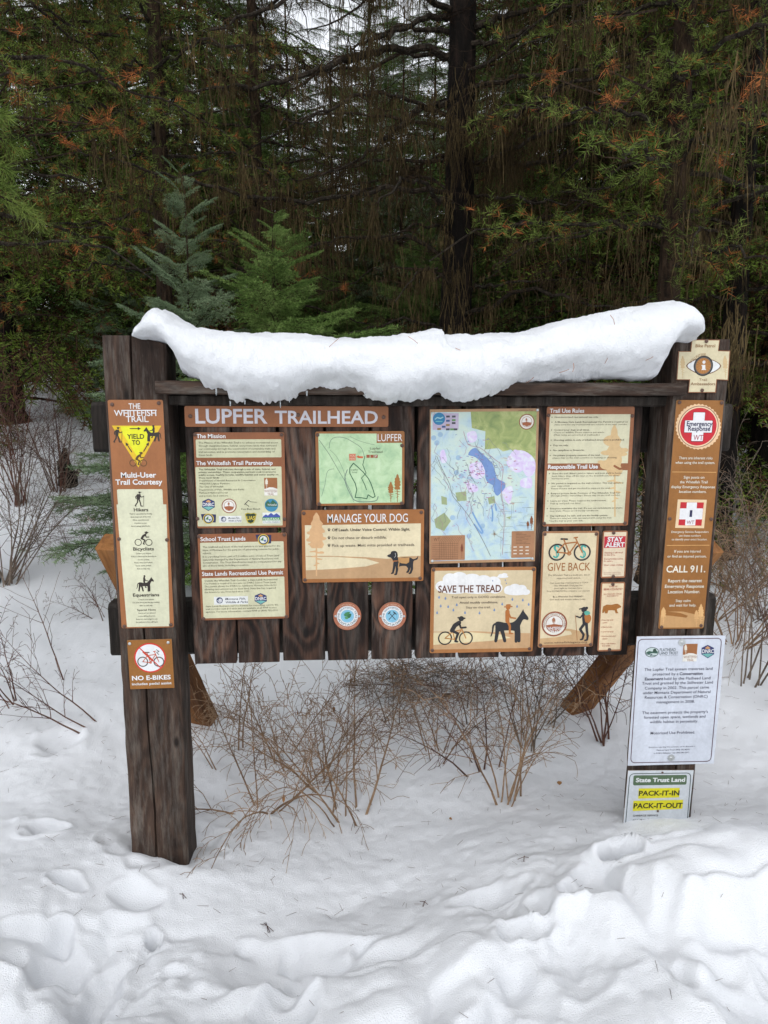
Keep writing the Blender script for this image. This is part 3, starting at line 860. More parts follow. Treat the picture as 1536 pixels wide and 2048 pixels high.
# ---------------------------------------------------------------- no e-bikes
s = Sign('ebike_sign', 'small square brown sign with a crossed out bicycle in a red ring', 'sign',
         Q((C2, 250, 800), (C2, 549, 793), (C2, 563, 1117), (C2, 270, 1128)), C2, PY, rad=.001, base=(158, 104, 44))
s.disc('pictogram', 404, 918, 106, T((222, 60, 48)), 2, 44); s.disc('pictogram', 404, 918, 96, T((242, 244, 246)), 2.4, 44)
g_bike(s, 318, 872, 500, 980, T((92, 84, 78)), T((206, 92, 56)), 3, tw=.8)
s.stroke('pictogram', [(360, 878), (420, 935)], 14, T((206, 92, 56)), 3.6)
s.stroke('pictogram', [(446, 862), (466, 876), (448, 880), (464, 898)], 4, T(DK), 4, caps=False)
s.stroke('pictogram', [(335, 852), (474, 984)], 7, T((214, 60, 50)), 4.4)
s.text('NO E-BIKES', 283, 1068, 541, 30, T(WH), bold=.03); s.text('includes pedal assist', 282, 1101, 546, 17, T(WH), bold=.02)
for x, y in ((269, 822), (526, 815)): s.screw(x, y, .005, M_ZINC)
s.done()

# ---------------------------------------------------------------- LUPFER TRAILHEAD
s = Sign('trailhead_name_sign', 'long low brown sign with large white name letters, top left on the planks', 'sign',
         Q((C1, 633, 570), (C3, 564, 102), (C3, 560, 219), (C1, 634, 716)), C1, BY, base=(150, 92, 52))
s.text('LUPFER', 712, 690, 1218, 92, T((216, 214, 222)), bold=.02); 
s.text('TRAILHEAD', 1268, 690, 1268 + (503 + 0) / C3[2] * C1[2] + (590 - 180) * C1[2] - 1268, 82, T((216, 214, 222)), bold=.02)
for x, y in ((675, 641), (1424, 634)): s.screw(x, y, .0065)
s.use(C3); s.screw(536, 163, .0065)
s.done()

# ---- small emblems used on several boards
def e_round(s, cx, cy, r, lay=3, part='emblem'):
    """round brown partner seal with a tree and a trail"""
    s.disc(part, cx, cy, r, T((150, 84, 56)), lay); s.disc(part, cx, cy, r * .88, T((236, 232, 220)), lay + .2); s.disc(part, cx, cy, r * .68, T((150, 84, 56)), lay + .4)
    s.disc(part, cx, cy, r * .63, T((236, 232, 226)), lay + .6)
    s.poly(part, [(cx - r * .62, cy + r * .1), (cx, cy), (cx + r * .62, cy + r * .1), (cx + r * .5, cy + r * .42), (cx, cy + r * .62), (cx - r * .5, cy + r * .42)], T((166, 96, 60)), lay + .8)
    g_pine(s, cx - r * .05, cy - r * .5, cy + r * .1, r * .3, T((166, 110, 80)), lay + 1, part)
def e_shield(s, x0, y0, x1, y1, lay=3, part='emblem'):
    """hexagonal agency shield, mountains over water"""
    f = boxmap(x0, y0, x1, y1, 10, 10)
    s.poly(part, [f(5, 0), f(9.4, 2.2), f(9.6, 7), f(5, 10), f(.4, 7), f(.6, 2.2)], T((44, 56, 110)), lay)
    s.poly(part, [f(3, 2.4), f(5, .9), f(7, 2.4), f(6, 3), f(4, 3)], T((214, 160, 110)), lay + .3)
    s.poly(part, [f(1, 6.9), f(5, 6.4), f(9, 6.9), f(5, 9.4)], T((120, 186, 180)), lay + .3)
    s.text('DNRC', f(.9, 0)[0], f(0, 6.1)[1], f(9.2, 0)[0], (y1 - y0) * .27, T(WH), lay=lay + .6, bold=.02, part=part)
def e_oval(s, x0, y0, x1, y1, lay=3, part='emblem'):
    """state seal on a dark map outline"""
    f = boxmap(x0, y0, x1, y1, 10, 6)
    s.poly(part, [f(0, .5), f(3, .3), f(10, .6), f(9.8, 5), f(4, 5.1), f(2.6, 4), f(1, 3.6)], T((44, 48, 92)), lay)
    cx, cy = f(5, 3); r = (y1 - y0) * .5
    s.disc(part, cx, cy, r, T((212, 182, 72)), lay + .2); s.disc(part, cx, cy, r * .84, T((40, 60, 80)), lay + .3); s.disc(part, cx, cy, r * .66, T((220, 226, 220)), lay + .4)
    s.poly(part, [(cx - r * .6, cy + r * .1), (cx, cy - r * .5), (cx, cy + r * .2)], T((70, 120, 70)), lay + .6); s.poly(part, [(cx, cy + r * .1), (cx + r * .5, cy), (cx + r * .3, cy + r * .5)], T((60, 90, 160)), lay + .6)
def e_square(s, x0, y0, x1, y1, lay=3, part='emblem'):
    """square trail logo: pine beside a winding white path"""
    s.rect(part, x0, y0, x1, y1, T((240, 238, 230)), lay)
    yb = y0 + (y1 - y0) * .62
    s.rect(part, x0, y0, x1, yb, T((164, 106, 62)), lay + .3)
    w = x1 - x0
    g_pine(s, x0 + w * .18, y0 + 4, yb, w * .22, T((236, 230, 214)), lay + .6, part)
    s.poly(part, [(x0 + w * .1, yb), (x0 + w * .4, yb - w * .12), (x0 + w * .7, yb - w * .1), (x0 + w * .98, yb)], T((240, 238, 230)), lay + .6)
    s.text('WHITEFISH', x0 + w * .02, yb + (y1 - yb) * .55, x1 - w * .02, (y1 - yb) * .4, T((150, 92, 56)), part=part, lay=lay + .8)
    s.text('TRAIL', x0 + w * .25, y1 - 1, x1 - w * .25, (y1 - yb) * .36, T((150, 92, 56)), part=part, lay=lay + .8)
def e_agency(s, x0, y0, x1, y1, lay=3, part='emblem'):
    """white strip with an animal head and script"""
    s.rect(part, x0, y0, x1, y1, T((232, 234, 232)), lay); h = y1 - y0; cx = x0 + h * .7; cy = (y0 + y1) / 2
    s.disc(part, cx, cy, h * .4, T((46, 58, 96)), lay + .3); s.disc(part, cx + h * .08, cy - h * .02, h * .22, T((214, 216, 220)), lay + .5)
    s.stroke(part, [(cx - h * .3, cy), (cx, cy + h * .3), (cx + h * .3, cy + h * .1)], h * .08, T((220, 222, 226)), lay + .6)
    s.text('Montana Fish,', x0 + h * 1.4, cy - h * .05, x1 - h * .3, h * .26, T((34, 40, 60)), part=part, italic=.25, bold=.02, lay=lay + .5); s.text('Wildlife & Parks', x0 + h * 1.4, cy + h * .36, x1 - h * .05, h * .26, T((34, 40, 60)), part=part, italic=.25, bold=.02, lay=lay + .5)

# ---------------------------------------------------------------- mission and partnership
s = Sign('mission_sign', 'brown sign with two cream text panels and a bottom row of coloured partner emblems', 'sign',
         Q((C1, 688, 748), (C1, 1299, 752), (C1, 1309, 1380), (C1, 720, 1392)), C1, BY, base=(150, 92, 56))
s.rect('panel', 708, 797, 1280, 919, T((214, 214, 178)), 1, .003); s.rect('panel', 714, 981, 1283, 1374, T((216, 216, 180)), 1, .003)
s.text('The Mission', 711, 786, 908, 26, T(WH), bold=.02); s.text('The Whitefish Trail Partnership', 711, 969, 1222, 26, T(WH), bold=.02)
g = T((66, 62, 46))
for i, (t, x1) in enumerate((('The Mission of the Whitefish Trail is to enhance recreational access', 1258), ('through designated state, federal, and private lands that surround', 1248), ('our community through the construction of sustainable trails and', 1240), ('trail amenities, and to promote conservation and stewardship of', 1236), ('these lands.', 822))):
    s.text(t, 726, 824 + 20.7 * i, x1, 12, g)
for i, (t, x1) in enumerate((('The Whitefish Trail trail runs through a mix of state, federal, and', 1240), ('private ownerships. These cooperative partners seek to preserve', 1244), ('public access, healthy forests, wildlife habitat and water quality on', 1260), ('these open lands:', 868))):
    s.text(t, 728, 1004 + 18.6 * i, x1, 11, g, bold=.02)
for i, (t, x1) in enumerate((('Department of Natural Resources & Conservation', 1108), ('Whitefish Legacy Partners', 936), ('The City of Whitefish', 894), ('Department of Fish, Wildlife and Parks', 1034), ('Flathead National Forest', 926), ('and private land owners.', 928))):
    s.text(t, 732, 1079 + 20.4 * i, x1, 11, g)
e_square(s, 1166, 1055, 1252, 1172)
e_shield(s, 748, 1194, 841, 1276); e_round(s, 933, 1242, 50)
s.stroke('emblem', [(1036, 1232), (1062, 1204), (1076, 1214), (1118, 1218)], 5, T(BLK), 3, w2=2); s.stroke('emblem', [(1040, 1228), (1060, 1240), (1064, 1246)], 4, T(BLK), 3.2)
s.text('Two Bear Ranch', 1010, 1268, 1138, 12, T(BLK), part='emblem', italic=.2)
s.disc('emblem', 1213, 1236, 45, T((62, 140, 176)), 3); s.poly('emblem', [(1172, 1228), (1190, 1206), (1205, 1222), (1222, 1200), (1240, 1216), (1254, 1230), (1250, 1246), (1178, 1246)], T((52, 104, 78)), 3.4); s.text('Whitefish', 1188, 1240, 1250, 14, T(WH), part='emblem', lay=4)
e_oval(s, 744, 1292, 846, 1364); e_agency(s, 866, 1308, 1016, 1352)
s.poly('emblem', [(1038, 1294), (1056, 1286), (1076, 1290), (1098, 1286), (1116, 1294), (1108, 1330), (1096, 1352), (1076, 1360), (1056, 1352), (1046, 1330)], T((196, 176, 60)), 3)
s.poly('emblem', [(1044, 1298), (1058, 1291), (1076, 1295), (1096, 1291), (1110, 1298), (1102, 1328), (1092, 1348), (1076, 1354), (1060, 1348), (1052, 1328)], T((40, 62, 40)), 3.3)
s.text('UAS', 1050, 1334, 1106, 26, T((214, 190, 70)), part='emblem', bold=.03)
s.rect('emblem', 1154, 1284, 1271, 1356, T((232, 236, 232)), 3); s.poly('emblem', [(1156, 1312), (1176, 1296), (1190, 1304), (1210, 1286), (1228, 1300), (1246, 1288), (1270, 1306), (1270, 1318), (1156, 1318)], T((70, 88, 168)), 3.4)
s.rect('emblem', 1154, 1316, 1271, 1336, T((84, 160, 88)), 3.6); s.text('MONTANA', 1158, 1335, 1266, 15, T(WH), part='emblem', bold=.02); s.text('STATE PARKS', 1160, 1352, 1266, 9, T((70, 110, 110)), part='emblem')
for x, y in ((700, 762), (1282, 768), (722, 1328), (1298, 1326)): s.screw(x, y, .006)
s.done()

# ---------------------------------------------------------------- school trust lands
s = Sign('permit_sign', 'brown sign with two cream text panels and one round state seal on its top edge', 'sign',
         Q((C2, 722, 92), (C2, 1318, 85), (C2, 1325, 652), (C2, 742, 670)), C2, BY, base=(150, 92, 56))
s.rect('panel', 742, 145, 1298, 326, T((216, 214, 182)), 1, .003); s.rect('panel', 752, 381, 1300, 648, T((218, 216, 182)), 1, .003)
s.text('School Trust Lands', 743, 138, 1045, 26, T(WH), bold=.02); s.text('State Lands Recreational Use Permit', 751, 371, 1291, 27, T(WH), bold=.02)
e_oval(s, 1112, 92, 1216, 168)
for i, (t, x1, y) in enumerate((('This trailhead and much of the trail system is on land granted to the', 1275, 188), ('State of Montana for the purpose of generating revenue for public', 1268, 209), ('schools.', 816, 229), ('It is a working forest, part of 5.2 million acres of School Trust Land', 1265, 253), ('statewide managed by the Department of Natural Resources and', 1260, 273), ('Conservation. The Trust Beneficiaries must be compensated for any', 1281, 293), ('use of these lands, including recreation.', 1066, 313))):
    s.text(t, 757, y - 4, x1, 12, g)
for i, (t, x1, y, b) in enumerate((('Outside the Whitefish Trail Corridor, a State Lands Recreational', 1252, 412, .008), ('Use Permit is required to recreate on DNRC School Trust Lands.', 1247, 431, 0), ('The permit allows the DNRC to reimburse Montana Schools for', 1248, 450, 0), ('allowing recreational use on their land. State law has required', 1240, 469, 0), ('the license to use Trust land since 1991.', 1070, 488, 0), ('State Lands Recreational Use Permits for recreating outside the', 1256, 583, 0), ('trail corridor cost $10 each and are available at all FWP license', 1245, 601, 0), ('agencies. For more information, contact FWP at (406) 752-5501.', 1258, 620, 0))):
    s.text(t, 766 + (6 if y > 500 else 0), y - 2, x1, 11.5, g, bold=b)
e_agency(s, 828, 508, 1056, 562); e_shield(s, 1096, 486, 1184, 562)
for x, y in ((731, 106), (1302, 98), (756, 658), (1308, 640)): s.screw(x, y, .006)
s.done()

# ---------------------------------------------------------------- local map
s = Sign('local_map_sign', 'small pale green trail map with a brown border and a dark green loop', 'map',
         Q((C3, 122, 250), (C3, 660, 247), (C3, 657, 690), (C3, 130, 697)), C3, BY, base=(160, 104, 54))
def mat_map(name, c1, c2, c3, sc=14, lines=True):
    t = NT(name); v = t.coords((1, 1, 1), rnd=False)
    n = t.noise(v, sc, 5, .6, .6)
    c = t.ramp(n, [(.3, lin(c1)), (.5, lin(c2)), (.68, lin(c3))])
    if lines:
        r_ = t.math('ABSOLUTE', t.math('SINE', t.math('MULTIPLY', t.noise(v, sc * .5, 4, .6, .3), 70.0)))
        c = t.mix(t.ramp(r_, [(.0, (.35,) * 3), (.16, (0, 0, 0))]), c, lin((120, 150, 120)))
    t.col(c); return t.set(.4, .4)
MM1 = mat_map('printed_green_map', (140, 172, 136), (166, 192, 152), (180, 202, 166), 26)
s.poly('map_drawing', [(140, 262), (645, 262), (643, 676), (150, 684)], MM1, 1)
gry = T((120, 140, 126))
for pts, w in (([(145, 300), (205, 385), (260, 480), (330, 600), (352, 672)], 3), ([(160, 640), (180, 570), (196, 490), (235, 474)], 2.5), ([(206, 350), (212, 310), (240, 285), (300, 288), (360, 320), (400, 350), (418, 400)], 3), ([(210, 360), (250, 400), (290, 480), (310, 560)], 2), ([(480, 330), (400, 310), (330, 280)], 2), ([(315, 480), (300, 540), (330, 620), (370, 668), (480, 668), (500, 640)], 5)):
    s.stroke('map_drawing', pts, w, gry, 2, smooth=4)
s.stroke('map_drawing', [(352, 440), (330, 470), (330, 500), (345, 530), (362, 560), (372, 600), (362, 646), (400, 648), (432, 654), (440, 630), (468, 648), (482, 640), (470, 600), (456, 560), (440, 530), (412, 495), (380, 465), (352, 440)], 5, T((36, 92, 62)), 3)
s.stroke('map_drawing', [(420, 400), (408, 450), (428, 500), (400, 530), (420, 570), (430, 600)], 4, T((36, 92, 62)), 3.2)
s.rect('panel', 492, 262, 650, 318, T((160, 104, 54)), 2.6); s.text('LUPFER', 498, 308, 646, 42, T(WH), bold=.0)
s.text('Lupfer', 452, 358, 514, 14, T((90, 84, 70))); s.text('Trailhead', 440, 379, 527, 14, T((90, 84, 70)))
s.rect('map_drawing', 326, 384, 366, 424, T((216, 120, 86)), 3); s.text('YOU', 328, 402, 364, 13, T((236, 214, 190))); s.text('HERE', 328, 420, 364, 12, T((236, 214, 190)))
s.poly('map_drawing', [(368, 402), (384, 392), (384, 398), (412, 400), (408, 410), (384, 410)], T((214, 100, 60)), 3); 
for x in (430, 454, 478): s.rect('map_drawing', x, 390, x + 20, 408, T((164, 84, 56)), 3)
s.text('P', 483, 405, 493, 12, T(WH)); s.text('Lupfer', 338, 484, 380, 10, T((60, 90, 70))); s.text('Loop', 344, 499, 374, 10, T((60, 90, 70)))
g_pine(s, 616, 506, 672, 40, T((166, 110, 52)), 3, 'map_drawing', 1); g_pine(s, 576, 552, 672, 34, T((166, 110, 52)), 3.2, 'map_drawing', 2)
for x, y in ((136, 270), (644, 334), (146, 685), (642, 680)): s.screw(x, y, .006)
s.done()

# ---------------------------------------------------------------- dog sign
s = Sign('dog_sign', 'wide cream sign with a black dog in a tan vest below a brown heading', 'sign',
         Q((C3, 40, 722), (C3, 775, 718), (C3, 775, 1147), (C3, 45, 1160)), C3, BY, base=(168, 108, 56))
s.poly('panel', [(60, 812), (756, 802), (757, 1126), (66, 1138)], T((232, 218, 182)), 1)
s.poly('panel', [(66, 998), (200, 996), (420, 1004), (560, 1014), (640, 1000), (756, 996), (757, 1126), (66, 1138), (66, 1084), (240, 1076), (430, 1060), (510, 1038), (430, 1014), (240, 1002), (66, 1002)], T((196, 158, 116)), 1.5)
g_pine(s, 130, 738, 1116, 96, T((224, 180, 132)), 2, 'pictogram', 5)
for dx, y, w_ in ((-34, 858, 24), (30, 850, 22), (-36, 900, 26), (36, 892, 24), (-38, 925, 14), (30, 976, 16), (0, 870, 40), (0, 920, 30)):
    s.disc('pictogram', 130 + dx, y, w_, T((224, 180, 132)), 2.3, 14, ry=w_ * .45)
s.text('MANAGE YOUR DOG', 197, 796, 678, 50, T(WH), bold=.004)
for (x0, x1, y, t) in ((224, 692, 848, 'Off Leash. Under Voice Control. Within Sight.'), (224, 552, 896, 'Do not chase or disturb wildlife.'), (224, 722, 942, 'Pick up waste. Mutt mitts provided at trailheads.')):
    s.text(t, x0, y, x1, 16, T((70, 60, 50)), bold=.022 if y < 860 else .006)
    s.disc('pictogram', 206, y - 6, 6, T((60, 52, 46)), 3, 12)
    for dx, dy in ((-7, -12), (-2.5, -16), (2.5, -16), (7, -12)): s.disc('pictogram', 206 + dx, y + dy, 2.4, T((60, 52, 46)), 3, 8)
bk = T((36, 36, 42))
s.poly('pictogram', [(556, 996), (566, 988), (576, 984), (582, 970), (600, 966), (614, 972), (620, 990), (622, 1008), (660, 1004), (696, 1006), (712, 1016), (734, 1008), (741, 994), (742, 1004), (736, 1018), (716, 1026), (712, 1050), (704, 1068), (684, 1060), (650, 1056), (620, 1062), (600, 1052), (592, 1026), (580, 1008), (566, 1004)], bk, 3, smooth=3)
for p in ([(602, 1040), (598, 1070), (592, 1098), (584, 1102)], [(616, 1046), (616, 1080), (612, 1106), (604, 1108)], [(676, 1050), (690, 1070), (682, 1092), (676, 1094)], [(704, 1048), (706, 1074), (698, 1098), (690, 1102)]):
    s.stroke('pictogram', p, 17, bk, 3.2, w2=9)
s.poly('pictogram', [(622, 1008), (690, 1006), (688, 1034), (672, 1044), (640, 1040), (624, 1030)], T((196, 148, 92)), 4)
s.stroke('pictogram', [(590, 1028), (618, 1026)], 5, T((196, 120, 60)), 4); s.stroke('pictogram', [(628, 1036), (624, 1066)], 6, T((196, 148, 92)), 4)
s.stroke('pictogram', [(604, 978), (608, 996), (600, 1006)], 2.5, T((200, 200, 200)), 4.4)
for x, y in ((54, 740), (757, 736), (60, 1142), (755, 1130)): s.screw(x, y, .006)
s.done()

# ---------------------------------------------------------------- two round adopt-a-trail badges
for i, (bx, by) in enumerate(((315, 1360), (585, 1360))):
    r = 84
    s = Sign('adopt_badge', ['round brown badge with a green leaf on its blue centre', 'round brown badge with crossed tools on its blue centre'][i], 'badge',
             Q((C3, bx - r, by - r), (C3, bx + r, by - r), (C3, bx + r, by + r), (C3, bx - r, by + r)), C3, BY,
             base=(176, 110, 82), outline=[(bx + r * math.cos(k * math.pi / 20), by - r * math.sin(k * math.pi / 20)) for k in range(40)], group='round badges under the dog sign', th=.0025)
    s.disc('emblem', bx, by, 64, T((238, 240, 240)), 2, 36); s.disc('emblem', bx, by, 40, T((140, 200, 226)), 2.4, 30)
    for k in range(3): s.ring('emblem', bx, by, 38 - k * 12, 40 - k * 12, T((96, 168, 208)), 2.7)
    s.ctext('THE WHITEFISH TRAIL', bx, by, 12, T((90, 110, 130)), 1.0, .01, arc=(bx, by, 47, 90, 1)); s.ctext('ADOPT-A-TRAIL', bx, by, 14, T((60, 90, 100)), 1.0, .02, arc=(bx, by, 60, 270, -1))
    s.ctext('SUPPORTED BY', bx, by, 9, T((226, 190, 160)), 1.0, 0, arc=(bx, by, 69, 90, 1)); s.ctext('WHITEFISH LEGACY', bx, by, 9, T((226, 190, 160)), 1.0, 0, arc=(bx, by, 78, 270, -1))
    if i == 0:
        for c_, pts in (((70, 140, 90), [(294, 1352), (306, 1338), (330, 1334), (322, 1356), (304, 1362)]), ((52, 112, 70), [(312, 1366), (320, 1350), (338, 1346), (334, 1366), (322, 1372)]), ((90, 156, 104), [(298, 1368), (316, 1362), (320, 1376), (306, 1378)])):
            s.poly('emblem', [(x + bx - 315, y) for x, y in pts], T(c_), 3.2, smooth=3)
    else:
        for a_, b_, hd in (((568, 1342), (604, 1380), [(560, 1346), (572, 1334)]), ((602, 1340), (566, 1380), [(592, 1334), (608, 1348)])):
            s.stroke('emblem', [a_, b_], 5, T((52, 72, 84)), 3.2); s.stroke('emblem', hd, 7, T((52, 72, 84)), 3.4)
    for dx in (-71, 71): s.screw(bx + dx, by, .004, M_ZINC)
    s.done()

# ---------------------------------------------------------------- large region map
s = Sign('region_map_sign', 'large tall printed map with a blue lake and green hills', 'map',
         Q((C3, 805, 117), (C3, 1467, 110), (C3, 1445, 1030), (C3, 815, 1045)), C3, BY, base=(186, 146, 108), rad=.002)
MM2 = mat_map('printed_region_map', (146, 172, 200), (174, 194, 194), (186, 200, 186), 18); MM3 = mat_map('printed_hill_shading', (104, 124, 76), (140, 152, 94), (168, 172, 118), 22, False)
MM4 = mat_map('printed_lilac_lots', (186, 166, 206), (196, 184, 212), (200, 208, 212), 60, False)
s.poly('map_drawing', [(812, 134), (1452, 128), (1434, 1014), (822, 1030)], MM2, 1)
s.poly('map_drawing', [(1052, 130), (1452, 128), (1444, 480), (1400, 420), (1352, 400), (1300, 360), (1250, 372), (1220, 352), (1140, 360), (1142, 250), (1060, 230)], MM3, 1.5)
for k, pts in enumerate(([(1030, 262), (1080, 250), (1092, 300), (1050, 318)], [(1050, 450), (1120, 440), (1150, 490), (1110, 540), (1060, 520)], [(1030, 560), (1090, 575), (1100, 610), (1050, 616)], [(1270, 440), (1320, 360), (1362, 400), (1380, 470), (1330, 500)], [(1330, 380), (1380, 370), (1440, 420), (1440, 500), (1390, 520)], [(1360, 540), (1420, 530), (1422, 590), (1360, 585)], [(1245, 620), (1290, 580), (1310, 600), (1290, 690)], [(870, 380), (894, 362), (912, 430), (880, 440)])):
    s.poly('map_drawing', pts, MM4, 1.8, smooth=3)
s.rect('map_drawing', 822, 140, 980, 240, T((196, 184, 208)), 2)
for k, pts in enumerate(([(966, 620), (1030, 612), (1034, 668), (976, 672)], [(880, 640), (914, 650), (916, 694), (884, 690)], [(840, 780), (900, 740), (940, 790), (900, 850), (850, 830)], [(1160, 650), (1200, 640), (1206, 680), (1168, 690)], [(1270, 770), (1300, 760), (1296, 780)])):
    s.poly('map_drawing', pts, T((164, 178, 134)), 1.8)
s.poly('map_drawing', [(1040, 394), (1052, 366), (1080, 350), (1110, 372), (1150, 408), (1186, 446), (1202, 490), (1214, 534), (1240, 548), (1262, 560), (1264, 590), (1240, 620), (1216, 640), (1196, 612), (1190, 576), (1160, 560), (1144, 530), (1142, 490), (1120, 440), (1080, 404)], T((122, 154, 208)), 2.2, smooth=2)
for pts, w in (([(1182, 700), (1190, 740), (1188, 790)], 9), ([(1070, 740), (1096, 790), (1130, 850), (1120, 860), (1080, 810)], 10), ([(1205, 690), (1212, 726)], 9)):
    s.stroke('map_drawing', pts, w, T((128, 170, 216)), 2.2, smooth=3)
for k, (x, y) in enumerate(((830, 290), (870, 270), (980, 410), (850, 320), (1000, 520), (970, 500), (1050, 880), (1130, 820), (950, 770))):
    s.disc('map_drawing', x, y, 16, T((166, 196, 220)), 1.7, 9)
rs = random.Random(8)
for k in range(46):
    x, y = rs.uniform(1220, 1430), rs.uniform(640, 990); h_ = rs.random() < .5; L = rs.uniform(20, 80)
    s.stroke('map_drawing', [(x, y), (min(1436, x + L), y) if h_ else (x, min(1000, y + L))], 1.6, T((150, 156, 150)), 2.6, caps=False)
for k in range(60):
    x, y = rs.uniform(830, 1260), rs.uniform(250, 880); pts = [(x, y)]
    for j in range(5): x += rs.uniform(-16, 24); y += rs.uniform(6, 30); pts.append((min(x, 1420), min(y, 990)))
    s.stroke('map_drawing', pts, 1.8, T(((134, 142, 140), (170, 120, 150), (120, 120, 130))[k % 3]), 2.7, smooth=3, caps=False)
for k in range(130):
    x, y = rs.gauss(1080, 80), rs.gauss(510, 110)
    s.stroke('map_drawing', [(x, y), (x + rs.uniform(6, 18), y + rs.uniform(-4, 4))], 3, T(((176, 90, 130), (96, 110, 190), (110, 90, 120), (190, 120, 170))[k % 4]), 2.8, caps=False)
for k in range(40):
    x, y = rs.uniform(1230, 1330), rs.uniform(400, 740)
    s.stroke('map_drawing', [(x, y), (x + rs.uniform(6, 22), y + rs.uniform(-3, 3))], 3, T(((196, 130, 110), (220, 210, 190), (150, 110, 150))[k % 3]), 2.8, caps=False)
s.stroke('map_drawing', [(850, 400), (880, 470), (930, 570), (950, 640), (1000, 700), (1060, 780), (1130, 900), (1180, 1000)], 3, T((130, 130, 130)), 3, smooth=4)
s.stroke('map_drawing', [(1010, 250), (1040, 330), (1110, 350), (1200, 420), (1250, 470), (1240, 600), (1260, 760), (1250, 990)], 3, T((180, 140, 150)), 3, smooth=4)
s.disc('emblem', 861, 174, 36, T((48, 132, 178)), 3); s.stroke('emblem', [(838, 176), (850, 166), (870, 172), (884, 164)], 7, T((160, 206, 214)), 3.4); s.stroke('emblem', [(842, 190), (880, 190)], 5, T((120, 190, 200)), 3.4)
for k, (x, y) in enumerate(((915, 160), (915, 186), (915, 212), (950, 160), (950, 182), (950, 200), (890, 222), (862, 236), (915, 238), (940, 238), (962, 238))):
    s.rect('emblem', x - 11, y - 6, x + 11, y + 6, T(((70, 70, 80), (60, 90, 140), (150, 120, 60), (80, 80, 90), (100, 150, 90))[k % 5]), 3)
e_round(s, 1392, 192, 46)
for (x0, y0, x1, y1) in ((820, 876, 1026, 1024), (1304, 850, 1440, 1008)): s.rect('map_drawing', x0, y0, x1, y1, T((176, 128, 92)), 3, .003)
for k in range(9): s.stroke('map_drawing', [(830, 926 + k * 11), (986, 924 + k * 11)], 1.6, T((110, 72, 48)), 3.4, caps=False)
for k in range(11): s.stroke('map_drawing', [(874 + k * 11, 1018), (874 + k * 11, 914), (896 + k * 11, 884)], 1.6, T((110, 72, 48)), 3.4, caps=False)
s.text('WT', 838, 910, 876, 20, T((110, 70, 46)))
for k in range(8): s.stroke('map_drawing', [(1330, 862 + k * 9), (1330 + 40 + 12 * (k * 7 % 5), 862 + k * 9)], 2, T((100, 66, 46)), 3.4, caps=False)
for k in range(9): s.rect('map_drawing', 1316 + 36 * (k % 3), 942 + 20 * (k // 3), 1336 + 36 * (k % 3), 948 + 20 * (k // 3), T((232, 222, 206)), 3.4)
g_pine(s, 1008, 924, 1010, 16, T((130, 70, 46)), 3.6, 'map_drawing'); g_pine(s, 1424, 760, 844, 22, T((140, 84, 50)), 3, 'map_drawing', 3); g_pine(s, 1402, 790, 844, 18, T((140, 84, 50)), 3, 'map_drawing', 4)
s.disc('map_drawing', 1202, 868, 5, T((140, 110, 90)), 3)
for k in range(8):
    a_ = k * math.pi / 4; L = 20 if k % 2 == 0 else 11
    s.stroke('map_drawing', [(1202, 868), (1202 + L * math.cos(a_), 868 + L * math.sin(a_))], 4, T((150, 130, 110)), 3, w2=1, caps=False)
s.text('WHITEFISH TRAIL', 1340, 128, 1432, 9, T((140, 96, 72)))
for x, y in ((824, 140), (1456, 120), (832, 1028), (1430, 1014)): s.screw(x, y, .005, M_ZINC)
s.done()

# ---------------------------------------------------------------- save the tread
s = Sign('tread_sign', 'cream sign with clouds, blue raindrops, a cyclist and a horse rider', 'sign',
         Q((C3, 818, 1070), (C3, 1447, 1062), (C3, 1433, 1573), (C3, 812, 1582)), C3, BY, base=(176, 118, 66))
s.poly('panel', [(838, 1088), (1428, 1082), (1416, 1552), (834, 1560)], T((222, 204, 168)), 1)
s.poly('panel', [(834, 1462), (1000, 1452), (1200, 1456), (1330, 1462), (1416, 1468), (1416, 1552), (834, 1560)], T((232, 216, 172)), 1.3)
s.poly('panel', [(834, 1452), (1100, 1450), (1300, 1460), (1416, 1462), (1416, 1552), (834, 1560), (834, 1532), (1010, 1520), (1180, 1508), (1300, 1490), (1240, 1470), (1060, 1456), (834, 1456)], T((206, 166, 122)), 1.6)
cw = T((244, 244, 244))
for cx, cy, rx, ry in ((930, 1140, 44, 38), (985, 1130, 50, 36), (1060, 1138, 56, 34), (1130, 1150, 50, 38), (1190, 1156, 44, 36), (880, 1180, 36, 32), (1200, 1190, 46, 34), (960, 1185, 110, 42), (1100, 1190, 120, 36)): s.disc('pictogram', cx, cy, rx, cw, 2, 24, ry=ry)
for cx, cy, rx, ry in ((1290, 1202, 36, 28), (1320, 1190, 36, 26), (1360, 1196, 32, 26), (1386, 1214, 26, 18), (1330, 1214, 74, 20), (1236, 1116, 18, 11), (1256, 1112, 18, 12), (1246, 1122, 34, 8)): s.disc('pictogram', cx, cy, rx, cw, 2, 20, ry=ry)
s.text('SAVE THE TREAD', 860, 1218, 1236, 42, T((108, 58, 34)), bold=.018)
s.text('Trail open only in GOOD conditions.', 940, 1252, 1266, 13, T((72, 62, 54)), bold=.004); s.text('Avoid muddy conditions.', 988, 1284, 1220, 13, T((64, 54, 46)), bold=.02); s.text('Stay on the trail.', 1028, 1313, 1176, 13, T((72, 62, 54)), bold=.004)
